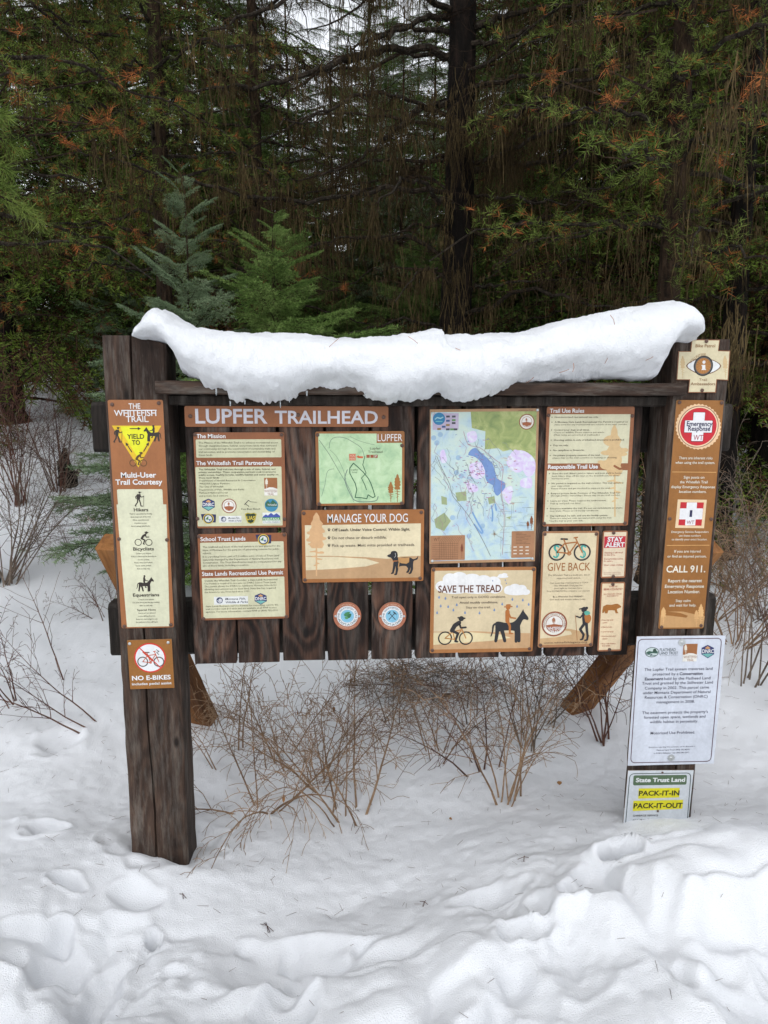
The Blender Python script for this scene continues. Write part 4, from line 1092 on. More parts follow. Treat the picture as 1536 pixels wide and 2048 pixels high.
for x, y in ((866, 1246), (904, 1252), (876, 1298), (921, 1302), (972, 1291), (855, 1338), (952, 1322), (1022, 1338), (1109, 1340), (1198, 1322), (1245, 1286), (1306, 1258), (1369, 1262), (1405, 1288), (1335, 1300), (1262, 1142), (1268, 1162), (1186, 1146)):
    k = .55 if y < 1170 else 1
    s.poly('pictogram', [(x, y - 11 * k), (x + 6 * k, y), (x + 5 * k, y + 6 * k), (x, y + 9 * k), (x - 5 * k, y + 6 * k), (x - 6 * k, y)], T((128, 150, 186)), 2.4)
g_cyclist(s, 860, 1352, 1072, 1538, T((44, 42, 44)), 3.2, frame=T((190, 128, 60)), tw=.75)
g_rider(s, 1174, 1286, 1408, 1522, T((42, 42, 46)), 3.2, man=T((184, 112, 52)), hat=True)
for x, y in ((832, 1082), (1431, 1078), (828, 1564), (1414, 1556)): s.screw(x, y, .006)
s.done()

# ---------------------------------------------------------------- trail use rules
s = Sign('rules_sign', 'brown and cream sign of two bulleted lists with a faded pine behind the words', 'sign',
         Q((C4, 160, 125), (C4, 818, 122), (C4, 760, 1008), (C4, 130, 1015)), C4, BY, base=(156, 98, 62))
s.poly('panel', [(182, 182), (786, 180), (762, 548), (166, 550)], T((224, 220, 188)), 1); s.poly('panel', [(162, 603), (760, 600), (728, 990), (140, 996)], T((224, 220, 188)), 1)
pt = T((224, 192, 142))
g_pine(s, 664, 262, 940, 128, pt, 1.6, 'pictogram', 9)
for x, y, a_, b_ in ((610, 470, 50, 18), (700, 480, 60, 18), (610, 560, 56, 36), (560, 540, 24, 14), (680, 452, 76, 20), (640, 380, 60, 40), (740, 450, 26, 16), (660, 545, 44, 18)): s.disc('pictogram', x, y, a_, pt, 1.8, 18, ry=b_)
s.stroke('pictogram', [(662, 568), (700, 590), (735, 585), (762, 560)], 16, T((156, 98, 62)), 2)
s.text('Trail Use Rules', 180, 170, 437, 28, T(WH), bold=.02); s.text('Responsible Trail Use', 168, 589, 538, 28, T(WH), bold=.03)
g = T((62, 56, 44))
for x0, y, x1, t, b in ((217, 209, 545, 'Non-motorized recreational use only.', 1), (217, 246, 764, 'A Montana State Lands Recreational Use Permit is required on', 1), (215, 265, 760, 'state lands for any recreational use outside of the trail corridor', 0), (213, 305, 477, 'Control your dogs at all times.', 1), (211, 324, 590, 'Chase no wildlife. Please remove pet waste.', 0), (210, 343, 552, '(Mutt mitts are provided at trailheads.)', 0), (211, 381, 738, 'Shooting within ½ mile of inhabited structures is prohibited.', 1), (208, 420, 320, 'Day use only.', 1), (206, 457, 441, 'No campfires or fireworks.', 1), (204, 495, 557, 'On private property sections of the trail,', 1), (203, 514, 682, 'please stay on the trail corridor; no hunting or shooting.', 0),
        (199, 630, 720, 'Share the trail. Bikers yield to hikers, and both yield to horse-', .4), (198, 649, 694, 'back riders. Step off the trail on the downhill side to allow', 0), (197, 667, 326, 'horses to pass.', 0), (195, 703, 728, 'No permit is required on the trail corridor. This trail system is', .7), (194, 722, 330, 'user supported.', 0), (193, 741, 630, 'Please donate and get involved to support the trail.', 0), (191, 777, 700, 'Respect private lands. Portions of The Whitefish Trail run', .4), (190, 794, 704, 'through private ownerships. Please stay on the trail corridor', 0), (188, 832, 600, 'Leave no trace. Please respect the environment.', .4), (187, 851, 410, 'Pick up and pack out litter', 0), (185, 888, 720, 'Everyone maintains the trail. Do not cut switchbacks or create', .6), (184, 906, 544, 'new trails. Please avoid muddy conditions.', 0), (183, 942, 612, 'Stay hydrated, be safe, and use the buddy system.', 1), (182, 960, 640, 'There are inherent risks associated with using the trail.', 0), (181, 979, 428, 'Use the trail at your own risk.', 0)):
    s.text(t, x0, y, x1, 11, g, bold=.024 * b, lay=3)
    if b: s.disc('lettering', x0 - 20, y - 5, 3.6, g, 3, 8)
for x, y in ((172, 190), (797, 193), (142, 992), (737, 990)): s.screw(x, y, .006)
s.done()

# ---------------------------------------------------------------- give back
s = Sign('give_back_sign', 'tall cream sign with a bicycle on dollar wheels above a hiker with a pack', 'sign',
         Q((C4, 125, 1052), (C4, 547, 1047), (C4, 505, 1908), (C4, 97, 1915)), C4, BY, base=(172, 122, 84))
s.poly('panel', [(138, 1066), (530, 1062), (488, 1888), (112, 1896)], T((228, 212, 176)), 1)
s.poly('panel', [(112, 1848), (240, 1838), (350, 1818), (340, 1796), (250, 1780), (330, 1776), (420, 1796), (494, 1830), (488, 1888), (112, 1896)], T((206, 170, 124)), 1.5)
g_bike(s, 168, 1094, 486, 1264, T((52, 50, 50)), T((176, 112, 58)), 3, tw=.75)
tq = T((70, 178, 168))
for cx in (228, 428):
    s.stroke('pictogram', [(cx + 18, 1168), (cx, 1158), (cx - 16, 1172), (cx - 6, 1192), (cx + 12, 1208), (cx + 14, 1232), (cx - 4, 1246), (cx - 20, 1238)], 11, tq, 2.6, smooth=4)
    s.stroke('pictogram', [(cx - 10, 1150), (cx + 6, 1254)], 5, tq, 2.8)
s.text('GIVE BACK', 163, 1346, 480, 58, T((164, 104, 52)), bold=.0)
g = T((96, 82, 70))
for x0, y, x1, t in ((168, 1384, 480, 'The Whitefish Trail is a multi-use, donor'), (232, 1406, 412, 'supported trail system.'), (180, 1442, 465, 'Our most important partner is YOU!'), (214, 1462, 424, 'The Whitefish Trail pays for'), (214, 1481, 424, 'your right to recreate here.'), (158, 1503, 481, 'Your DONATION is critical to our success.'), (206, 1544, 430, 'Be a Whitefish Trail FRIEND!'), (180, 1565, 450, 'Give back and donate online today.')):
    s.text(t, x0, y, x1, 11, g, bold=.02 if y == 1544 else .004)
e_round(s, 218, 1740, 96); s.text('WHITEFISH', 166, 1784, 272, 22, T(WH), bold=.02, lay=5.4, part='emblem'); s.text('TRAIL', 190, 1806, 250, 18, T(WH), bold=.02, lay=5.4, part='emblem')
s.ctext('WHITEFISH LEGACY PARTNERS', 218, 1740, 13, T((130, 80, 56)), 1.0, .02, arc=(218, 1740, 70, 90, 1), part='emblem')
bk = T((44, 42, 48))
s.disc('pictogram', 438, 1634, 21, bk, 3); s.disc('pictogram', 458, 1622, 10, bk, 3.1); s.stroke('pictogram', [(404, 1630), (440, 1622)], 9, bk, 3.2)
s.poly('pictogram', [(424, 1656), (446, 1652), (458, 1680), (456, 1720), (464, 1740), (428, 1744), (424, 1700)], bk, 3)
s.poly('pictogram', [(444, 1672), (474, 1668), (490, 1688), (488, 1716), (470, 1736), (450, 1728), (442, 1700)], T((178, 112, 52)), 3.5, smooth=3); s.poly('pictogram', [(440, 1650), (470, 1644), (484, 1664), (450, 1676)], T((96, 176, 156)), 3.6, smooth=3)
s.stroke('pictogram', [(430, 1668), (410, 1694), (382, 1684)], 11, bk, 3.8); s.stroke('pictogram', [(374, 1676), (388, 1860)], 4, T((164, 104, 60)), 3.8)
s.stroke('pictogram', [(440, 1740), (410, 1780), (436, 1820), (428, 1852), (414, 1856)], 22, bk, 3.4, w2=12); s.stroke('pictogram', [(456, 1740), (460, 1790), (466, 1830), (462, 1858), (446, 1862)], 22, bk, 3.6, w2=12)
s.text('www.whitefishlegacy.org', 140, 1886, 462, 14, T((104, 84, 66)), bold=.01)
for x, y in ((141, 1072), (525, 1070), (117, 1896), (489, 1892)): s.screw(x, y, .006)
s.done()

# ---------------------------------------------------------------- stay alert / bear country
s = Sign('alert_sign', 'small cream sign with white words on a red band', 'sign',
         Q((C4, 578, 1048), (C4, 760, 1046), (C4, 745, 1396), (C4, 562, 1400)), C4, BY, base=(160, 104, 70), rad=.006)
s.poly('panel', [(586, 1058), (750, 1056), (736, 1384), (572, 1388)], T((234, 216, 186)), 1)
s.poly('panel', [(588, 1088), (746, 1086), (741, 1170), (584, 1174)], T((200, 40, 58)), 1.6)
s.text('STAY', 610, 1126, 724, 32, T(WH), bold=.035); s.text('ALERT', 594, 1166, 736, 32, T(WH), bold=.035)
for x0, y, x1, t in ((590, 1214, 722, 'Hunting is allowed'), (588, 1230, 668, 'in this area.'), (586, 1260, 728, 'During hunting season,'), (585, 1276, 652, 'be aware.'), (584, 1306, 728, 'Wear orange clothing.')): s.text(t, x0, y, x1, 11, T((176, 60, 50)), bold=.012)
for y in (1356, 1368): s.text('Please be aware during fall season', 584, y + 4, 712, 6, T((176, 110, 100)))
for x, y in ((655, 1062), (655, 1386)): s.screw(x, y, .006)
s.done()
s = Sign('bear_sign', 'narrow cream sign with a brown walking bear', 'sign',
         Q((C4, 560, 1430), (C4, 742, 1428), (C4, 715, 1940), (C4, 540, 1945)), C4, BY, base=(160, 104, 70), rad=.006)
s.poly('panel', [(570, 1440), (732, 1438), (706, 1928), (550, 1934)], T((236, 214, 178)), 1)
s.text('THIS IS', 618, 1468, 682, 12, T((176, 60, 50)), bold=.012); s.text('BEAR COUNTRY', 580, 1490, 722, 14, T((176, 60, 50)), bold=.012)
s.text('ALL WILDLIFE CAN BE', 580, 1524, 714, 9, T((176, 60, 50))); s.text('DANGEROUS', 606, 1538, 690, 9, T((176, 60, 50)))
bb = T((170, 108, 44))
s.poly('pictogram', [(572, 1640), (578, 1612), (604, 1598), (640, 1600), (672, 1592), (690, 1594), (712, 1610), (712, 1618), (692, 1626), (680, 1632), (684, 1650), (692, 1662), (672, 1664), (664, 1642), (640, 1640), (616, 1642), (610, 1664), (592, 1664), (590, 1648), (582, 1660), (572, 1662)], bb, 3)
s.disc('pictogram', 686, 1597, 5, bb, 3.2, 10)
for y, t in ((1718, 'Keep dogs under'), (1738, 'control'), (1770, 'Hike in groups'), (1804, 'Carry bear spray'), (1838, 'Store food in locked'), (1856, 'vehicles'), (1892, 'Keep a safe distance'), (1908, 'from wildlife')):
    s.ltext(t, 574, y, 10, T((166, 62, 48)), .82, .012)
    if t[0].isupper(): s.disc('lettering', 566, y - 4, 2.6, T((166, 62, 48)), 3, 8)
for x, y in ((648, 1444), (628, 1930)): s.screw(x, y, .006)
s.done()

# ---------------------------------------------------------------- cross shaped patrol sign
s = Sign('patrol_sign', 'cross shaped cream sign with an eye and a white letter i', 'sign',
         Q((C5, 330, 92), (C5, 512, 96), (C5, 478, 432), (C5, 302, 435)), C5, PY, base=(140, 84, 50),
         outline=[(330, 92), (512, 96), (502, 165), (575, 168), (557, 355), (488, 352), (478, 432), (302, 435), (312, 355), (228, 355), (241, 167), (320, 168)][::-1])
s.poly('panel', [(334, 97), (507, 101), (497, 170), (569, 173), (552, 350), (483, 347), (473, 427), (307, 430), (317, 350), (233, 350), (246, 172), (325, 173)][::-1], T((226, 214, 178)), 1.2)
for x in (268, 540): g_pine(s, x, 198, 345, 32, T((214, 186, 140)), 1.8, 'pictogram', x)
s.poly('pictogram', [(290, 264), (340, 226), (400, 212), (470, 228), (516, 264), (470, 304), (400, 322), (340, 304)], T((120, 84, 56)), 2, smooth=3)
s.poly('pictogram', [(298, 264), (342, 231), (400, 218), (468, 232), (508, 264), (468, 299), (400, 315), (342, 299)], T((238, 240, 240)), 2.4, smooth=3)
s.disc('pictogram', 402, 264, 62, T((40, 38, 38)), 2.8, 32); s.disc('pictogram', 402, 264, 54, T((96, 92, 88)), 3, 32); s.disc('pictogram', 402, 264, 48, T((176, 116, 54)), 3.2, 32)
for k in range(16): s.stroke('pictogram', [(402, 264), (402 + 46 * math.cos(k * math.pi / 8), 264 + 46 * math.sin(k * math.pi / 8))], 2, T((200, 150, 90)), 3.4, caps=False)
s.disc('lettering', 406, 240, 10, T(WH), 4, 16); s.poly('lettering', [(390, 258), (414, 258), (414, 282), (420, 290), (388, 290), (394, 282), (394, 264), (390, 264)], T(WH), 4)
s.text('Bike Patrol', 353, 143, 479, 18, T((150, 104, 60)), bold=.01); s.text('Trail', 372, 360, 422, 16, T((136, 90, 52))); s.text('Ambassadors', 318, 387, 474, 17, T((136, 90, 52)), bold=.008)
s.ctext('VOLUNTEER', 350, 220, 15, T((170, 130, 86)), .9, arc=(402, 300, 96, 118, 1))
for x, y in ((424, 105), (391, 418)): s.screw(x, y, .006)
s.done()

# ---------------------------------------------------------------- emergency strip on the right post
s = Sign('emergency_sign', 'tall narrow brown sign with a red and white cross seal, on the right post', 'sign',
         Q((C5, 222, 482), (C5, 523, 480), (C5, 412, 1942), (C5, 122, 1940)), C5, PY, base=(158, 104, 46))
s.poly('panel', [(132, 1932), (136, 1850), (200, 1856), (300, 1870), (312, 1858), (260, 1838), (180, 1828), (280, 1830), (360, 1850), (420, 1862), (412, 1934)], T((206, 160, 106)), 1)
g_pine(s, 154, 1800, 1910, 36, T((232, 184, 124)), 2, 'pictogram', 3); g_pine(s, 395, 1782, 1930, 38, T((232, 184, 124)), 2, 'pictogram', 4); g_pine(s, 366, 1822, 1930, 34, T((226, 178, 120)), 1.8, 'pictogram', 5)
cx, cy = 362, 648
c = [(cx + (142 + 3.5 * math.cos(k * math.pi * 36 / 72)) * math.cos(k * math.pi / 72), cy - (142 + 3.5 * math.cos(k * math.pi * 36 / 72)) * math.sin(k * math.pi / 72)) for k in range(144)]
s.poly('emblem', c, T((242, 204, 160)), 2)
s.disc('emblem', cx, cy, 126, T((120, 76, 66)), 2.3, 40); s.disc('emblem', cx, cy, 122, T((244, 214, 176)), 2.5, 40); s.disc('emblem', cx, cy, 114, T((206, 32, 48)), 2.7, 40)
def cross(s, x0, y0, x1, y1, t0, t1, mat, lay, bias=0):
    xm0, xm1 = x0 + (x1 - x0) * t0, x0 + (x1 - x0) * t1; ym0, ym1 = y0 + (y1 - y0) * (t0 + bias), y0 + (y1 - y0) * (t1 - bias)
    s.rect('emblem', xm0, y0, xm1, y1, mat, lay, .002); s.rect('emblem', x0, ym0, x1, ym1, mat, lay + .15, .002)
cross(s, 272, 556, 452, 742, .28, .70, T((96, 30, 44)), 3); cross(s, 275, 558, 449, 738, .285, .70, T((244, 244, 246)), 3.4)
nb = T((44, 44, 84))
s.text('Emergency', 287, 644, 450, 28, nb, bold=.022, lay=5); s.text('Response', 296, 674, 437, 28, nb, bold=.022, lay=5); s.text('WT', 330, 733, 390, 32, T((170, 40, 60)), bold=.0, lay=5)
def cl(lines, h, b, kx=None):
    for x0, y, x1, t in lines: s.text(t, x0, y, x1, h, T((240, 232, 214)), bold=b)
cl(((240, 854, 454, 'There are inherent risks'), (218, 883, 470, 'when using the trail system.')), 16, .012)
s.stroke('panel', [(200, 935), (481, 935)], 3, T((244, 190, 120)), 2, caps=False)
cl(((272, 976, 404, 'Sign posts on'), (248, 1006, 425, 'the Whitefish Trail'), (193, 1037, 472, 'display Emergency Response'), (244, 1067, 418, 'location numbers.')), 16, .012)
s.poly('emblem', [(237, 1109), (422, 1111), (407, 1293), (222, 1290)], T((240, 212, 170)), 2); s.poly('emblem', [(255, 1126), (404, 1128), (390, 1277), (242, 1274)], T((200, 34, 46)), 2.4)
cross(s, 249, 1128, 396, 1274, .28, .72, T((242, 242, 244)), 3, -.02)
s.text('1', 312, 1218, 328, 38, nb, bold=.04, lay=5); s.text('WT', 294, 1266, 342, 22, T((150, 40, 56)), lay=5)
cl(((198, 1322, 436, 'Emergency Service Responders'), (246, 1346, 386, 'use these numbers'), (200, 1370, 428, 'to identify your exact location.')), 13, .012)
s.stroke('panel', [(169, 1402), (444, 1402)], 3, T((244, 190, 120)), 2, caps=False)
cl(((218, 1448, 386, 'If you are injured'), (174, 1480, 424, 'or find an injured person,')), 16, .012)
cl(((168, 1575, 418, 'CALL 911.'),), 42, .02)
cl(((180, 1639, 397, 'Report the nearest'), (160, 1675, 411, 'Emergency Response'), (180, 1710, 386, 'Location Number.')), 20, .018)
cl(((230, 1767, 326, 'Stay calm'), (190, 1796, 363, 'and wait for help.')), 17, .012)
for x, y in ((240, 497), (508, 495), (187, 1232), (452, 1234), (142, 1928), (396, 1922)): s.screw(x, y, .006)
s.done()

# ---------------------------------------------------------------- white easement notice
s = Sign('easement_notice', 'white rectangular notice with three emblems and dark outline, low on the right post', 'sign',
         Q((C6, 330, 100), (C6, 1140, 92), (C6, 1030, 1255), (C6, 248, 1277)), C6, PY - .004, base=(216, 222, 234), rad=.0008)
def outline(s, x0, y0, x1, y1, tl, tr, br, bl, w, mat, r=.012):
    # rounded outline through the four crop points
    P = [tl, tr, br, bl]; out = []
    for i in range(4):
        a_, b_, c_ = P[i - 1], P[i], P[(i + 1) % 4]
        for q, e in ((a_, .05), (c_, .05)):
            L = math.hypot(q[0] - b_[0], q[1] - b_[1]); out.append((b_[0] + (q[0] - b_[0]) * r / L, b_[1] + (q[1] - b_[1]) * r / L))
        last = out.pop(); first = out.pop()
        for k in range(7):
            t = k / 6; out.append(((1 - t) ** 2 * first[0] + 2 * t * (1 - t) * b_[0] + t * t * last[0], (1 - t) ** 2 * first[1] + 2 * t * (1 - t) * b_[1] + t * t * last[1]))
    s.stroke('panel', out + [out[0]], w, mat, 2)
outline(s, 0, 0, 0, 0, (344, 126), (1102, 118), (1003, 1234), (276, 1250), 7, T((92, 60, 72)), 44)
dk = T((76, 76, 92))
s.disc('emblem', 468, 244, 62, T((46, 66, 66)), 2, 32, ry=46); s.disc('emblem', 468, 244, 56, T((206, 222, 220)), 2.3, 32, ry=41)
s.poly('emblem', [(414, 246), (440, 232), (470, 238), (500, 222), (522, 240), (520, 256), (470, 252), (440, 262), (414, 258)], T((60, 96, 84)), 2.6); s.stroke('emblem', [(420, 266), (470, 262), (450, 278), (500, 274)], 6, T((60, 84, 90)), 2.8); s.disc('emblem', 492, 226, 15, T((52, 78, 66)), 2.8)
s.text('FLATHEAD', 538, 236, 682, 28, T((56, 76, 76)), bold=0); s.text('LAND TRUST', 536, 266, 704, 25, T((56, 76, 76)), bold=0); s.text('Protecting land for generations', 540, 278, 702, 6, T((70, 90, 90)))
e_square(s, 752, 168, 880, 328); e_shield(s, 912, 178, 1038, 300)
for x0, y, x1, t in ((398, 415, 1018, 'The Lupfer Trail system traverses land'), (402, 545 - 1, 1020, None)):
    pass
for x0, y, x1, t, b in ((398, 414, 1017, 'The Lupfer Trail system traverses land', 0), (475, 456, 708, 'protected by a', 0), (718, 453, 929, 'Conservation', 1), (402, 500, 570, 'Easement', 1), (578, 497, 998, 'held by the Flathead Land', 0), (376, 540, 1020, 'Trust and granted by the Stillwater Land', 0), (402, 584, 984, 'Company in 2002. This parcel came', 0), (386, 626, 998, 'under Montana Department of Natural', 0), (402, 668, 972, 'Resources & Conservation (DNRC)', 0), (510, 710, 855, 'management in 2008.', 0),
        (380, 808, 974, 'The easement protects the property\'s', 0), (395, 850, 952, 'forested open space, wetlands and', 0), (448, 891, 886, 'wildlife habitat in perpetuity.', 0), (455, 992, 858, 'Motorized Use Prohibited.', 0),
        (438, 1114, 860, 'Questions regarding this easement can be directed to', 2), (512, 1140, 808, 'Flathead Land Trust (406) 752-8293', 3), (484, 1168, 804, 'or DNRC-Stillwater Unit (406) 881-2371', 3)):
    s.text(t, x0, y, x1, 12 if b > 1 else 25, dk, bold=.022 if b in (1, 3) else .004)
s.screw(740, 154, .005, M_ZINC, washer=.0125); s.screw(643, 1203, .005, M_ZINC, washer=.0125)
s.done()

# ---------------------------------------------------------------- pack-it-in sign half buried in the snow
s = Sign('pack_out_sign', 'white sign with yellow bands half buried in snow at the post foot', 'sign',
         Q((C6, 248, 1325), (C6, 848, 1312), (C6, 786, 1900), (C6, 202, 1900)), C6, PY - .004, base=(214, 220, 226), rad=.0008)
outline(s, 0, 0, 0, 0, (264, 1352), (822, 1338), (782, 1880), (224, 1892), 7, T((70, 84, 84)), 44)
s.poly('panel', [(296, 1376), (306, 1366), (776, 1356), (784, 1366), (780, 1436), (770, 1446), (302, 1457), (293, 1448)], T((88, 112, 84)), 2.4)
s.text('State Trust Land', 316, 1426, 764, 37, T((236, 240, 240)), bold=.035)
s.poly('panel', [(344, 1484), (718, 1476), (712, 1564), (340, 1576)], T((232, 224, 40)), 2.4); s.poly('panel', [(298, 1596), (750, 1586), (744, 1668), (292, 1688)], T((232, 224, 40)), 2.4)
s.text('PACK-IT-IN', 344, 1548, 712, 44, T((64, 60, 20)), bold=.03); s.text('PACK-IT-OUT', 298, 1662, 742, 46, T((64, 60, 20)), bold=.03)
s.text('GARBAGE SERVICE', 294, 1736, 520, 16, T(DK), bold=.02); s.text('FOR THIS SITE', 294, 1778, 470, 16, T(DK), bold=.02); s.text('PLEASE', 262, 1850, 360, 16, T(DK), bold=.02)
s.screw(556, 1337, .004); s.screw(517, 1687, .004)
s.done()
bpy.data.objects.remove(_fo); bpy.data.curves.remove(_fc)
# ================================================================== VEGETATION
def mat_leaf(name, c0, c1, c2, sc=3.0, rough=.6, trans=True):
    t = NT(name); v = t.coords((1, 1, 1))
    n = t.noise(v, sc, 3, .6); n2 = t.noise(v, sc * 14, 2, .6)
    f = t.math('ADD', t.math('MULTIPLY', n, .6), t.math('MULTIPLY', n2, .4))
    t.col(t.ramp(f, [(.34, c0), (.5, c1), (.66, c2)]))
    return t.set(rough, .12)
N_DARK = mat_leaf('dark_conifer_needles', (.022, .048, .009), (.060, .115, .022), (.125, .19, .045))
N_OLIVE = mat_leaf('olive_conifer_needles', (.034, .062, .007), (.090, .14, .018), (.17, .225, .04))
N_BLUE = mat_leaf('blue_green_fir_needles', (.07, .115, .055), (.155, .22, .12), (.29, .37, .22))
N_FRESH = mat_leaf('fresh_fir_needles', (.04, .085, .016), (.10, .17, .038), (.21, .29, .09))
N_PINE = mat_leaf('pine_needles', (.04, .07, .012), (.10, .145, .026), (.20, .25, .06))
N_DEAD = mat_leaf('dead_orange_needles', (.16, .045, .012), (.30, .095, .028), (.44, .17, .06), 8)
N_BROWN = mat_leaf('dead_brown_needles', (.035, .016, .006), (.075, .033, .012), (.13, .06, .024), 5)
def mat_bark(name, c0, c1, c2, crust=.5, sc=18):
    t = NT(name); v = t.coords((1, 1, .35)); v2 = t.coords((1, 1, 1))
    n = t.noise(v, sc, 6, .7, .5)
    c = t.ramp(n, [(.35, c0), (.5, c1), (.68, c2)])
    li = t.ramp(t.noise(v2, 70, 4, .75), [(.62 - .08 * crust, (0, 0, 0)), (.72 - .08 * crust, (1, 1, 1))])
    c = t.mix(t.mix(1.0, li, (crust,) * 3, 'MULTIPLY'), c, (.13, .15, .11))
    t.col(c); t.bump(n, .9, .02); return t.set(.9, .15)
B_TRUNK = mat_bark('dark_trunk_bark', (.002, .0015, .001), (.005, .0035, .0025), (.018, .011, .008), .12, 14)
B_LIMB = mat_bark('crusted_limb_bark', (.006, .004, .003), (.018, .013, .009), (.05, .038, .028), .6, 24)
B_TWIG = mat_bark('twig_bark', (.008, .005, .003), (.024, .014, .008), (.055, .035, .022), .25, 30)
LICH = mat_leaf('brown_hair_lichen', (.016, .011, .005), (.042, .029, .012), (.10, .072, .032), 2.6, .85)
S_TAN = mat_leaf('tan_shrub_bark', (.10, .058, .034), (.19, .12, .072), (.32, .22, .14), 6, .7)
S_RED = mat_leaf('reddish_shrub_bark', (.035, .016, .012), (.075, .034, .024), (.14, .075, .052), 6, .7)
S_GREY = mat_leaf('grey_twig_bark', (.06, .045, .036), (.12, .092, .072), (.20, .165, .13), 6, .8)
LEAFB = simple('dry_tan_leaf', (.26, .13, .05), .7, .2)

# ---- a flat conifer bough: returns twig segments and needle attachment points, growing along +X from the origin
def bough(L, rs, droop=.25, lift=.0, dens=1.0, dstep=.085, ratio=.42, sub=True, bare=.15, angle=52, hang=.0):
    n = 14; t = np.linspace(0, 1, n + 1)
    yw = np.cumsum(rs.normal(0, .018, n + 1)) * L * .5
    main = np.stack([L * t, yw, -droop * L * t ** 2 + lift * L * t], 1)
    A = [main[:-1]]; B = [main[1:]]; Rd = [np.linspace(.011, .0025, n) * (.4 + L * .35)]
    NA, NB = [main[int(n * .45):-1]], [main[int(n * .45) + 1:]]
    m = max(4, int(L / dstep))
    for side in (-1, 1):
        tt = (np.arange(m) + rs.rand(m) * .7 + (.25 if side > 0 else 0)) / m
        tt = tt[(tt > bare) & (tt < .985)]
        for q in tt:
            p = np.array([np.interp(q, t, main[:, k]) for k in range(3)])
            l = L * ratio * (1 - q) ** .75 * (.75 + .5 * rs.rand()) + .06
            l *= min(1, .35 + (q - bare) * 4)
            a_ = R(angle - 12 * q + rs.normal(0, 7)) * side
            sl = -2 * droop * q + lift
            d = np.array([math.cos(a_), math.sin(a_), sl * .7 + rs.normal(0, .07) - hang * .5])
            k = 5; u = np.linspace(0, 1, k + 1)[:, None]
            pts = p + d * l * u + np.array([0, 0, -1]) * (.16 + hang) * l * u ** 2 + np.array([1, 0, 0]) * .12 * l * u ** 2
            A.append(pts[:-1]); B.append(pts[1:]); Rd.append(np.linspace(.0035, .0014, k))
            NA.append(pts[:-1]); NB.append(pts[1:])
            if sub and l > .11:
                ns_ = int(l / .055)
                for j in range(1, ns_):
                    w = j / ns_
                    if rs.rand() > .92 * dens: continue
                    pp = p + d * l * w + np.array([0, 0, -1]) * (.16 + hang) * l * w * w + np.array([1, 0, 0]) * .12 * l * w * w
                    for sd_ in (-1, 1):
                        ll = (.35 * l * (1 - w) + .035) * (.7 + .6 * rs.rand())
                        b_ = a_ + R(48) * sd_
                        dd = np.array([math.cos(b_), math.sin(b_), d[2] - .1 - hang + rs.normal(0, .12)])
                        e = pp + dd * ll
                        A.append(pp[None]); B.append(e[None]); Rd.append([.0012]); NA.append(pp[None]); NB.append(e[None])
    return np.concatenate(A), np.concatenate(B), np.concatenate(Rd), np.concatenate(NA), np.concatenate(NB)

def add_needles(S, NA, NB, rs, spacing, nl, nw, m, up=.35, spread=.9):
    Lg = np.linalg.norm(NB - NA, axis=1)
    cnt = np.maximum(1, (Lg / spacing).round().astype(int))
    idx = np.repeat(np.arange(len(NA)), cnt)
    u = rs.rand(len(idx))[:, None]
    P = NA[idx] + (NB - NA)[idx] * u
    T_ = (NB - NA)[idx]; T_ = T_ / (np.linalg.norm(T_, axis=1)[:, None] + 1e-9)
    D = rs.normal(size=(len(idx), 3)); D -= T_ * (D * T_).sum(1)[:, None]; D /= np.linalg.norm(D, axis=1)[:, None] + 1e-9
    D[:, 2] = np.abs(D[:, 2]) * up + D[:, 2] * (1 - up)
    S.blades(P, T_ * .55 + D * spread, nl * (.7 + .5 * rs.rand(len(idx))), nw, rs, m)

def make_boughs(kind, seed, k=5, **kw):
    out = []
    for i in range(k):
        rs = np.random.RandomState(seed + i)
        S = Soup()
        L = 1.0
        a_, b_, r_, na, nb = bough(L, rs, **kw.get('b', {}))
        S.segs(a_, b_, r_, r_ * .7, 0)
        mats = rs.choice(kw.get('mix', [1]), len(na))
        for mm in set(mats):
            q = mats == mm
            add_needles(S, na[q], nb[q], rs, kw['sp'], kw['nl'], kw['nw'], int(mm))
        out.append(S)
    return out

def rotm(yaw, pitch, roll=0):
    return np.array((Matrix.Rotation(yaw, 3, 'Z') @ Matrix.Rotation(-pitch, 3, 'Y') @ Matrix.Rotation(roll, 3, 'X')))

def crown(H, z0, Rb, nb, boughs, seed, shape=.9, pitch0=-.1, pitch1=.5, Rt=.15, keep=None, jitter=.2):
    """assemble boughs round a trunk; z0 first bough height"""
    rs = np.random.RandomState(seed); S = Soup()
    for i in range(nb):
        t = ((i + rs.rand()) / nb) ** 1.12
        z = z0 + (H - z0) * t
        L = (Rb * (1 - t) ** shape + Rt) * (1 - jitter + 2 * jitter * rs.rand())
        az = i * 2.39996 + rs.normal(0, .35)
        p = pitch0 + (pitch1 - pitch0) * t + rs.normal(0, .08)
        if keep is not None and not keep(az, z): continue
        S.extend(boughs[rs.randint(len(boughs))], rot=rotm(az, p, rs.normal(0, .15)), loc=(0, 0, z), scale=L)
    return S
def trunk_soup(H, r0, seed, sides=10, lean=0.0, m=0):
    rs = np.random.RandomState(seed); n = max(8, int(H / .8)); S = Soup()
    zs_ = np.concatenate([[-.4, 0.0, .12, .35], np.linspace(.8, H, n)])
    x = np.cumsum(rs.normal(0, .012, len(zs_))) + lean * zs_; y = np.cumsum(rs.normal(0, .012, len(zs_)))
    x -= x[1]; y -= y[1]
    r = r0 * (1 - .92 * np.clip(zs_ / H, 0, 1) ** .9); r[0] *= 1.5; r[1] *= 1.4; r[2] *= 1.15
    S.tube(list(zip(x, y, zs_)), r, sides, m); return S

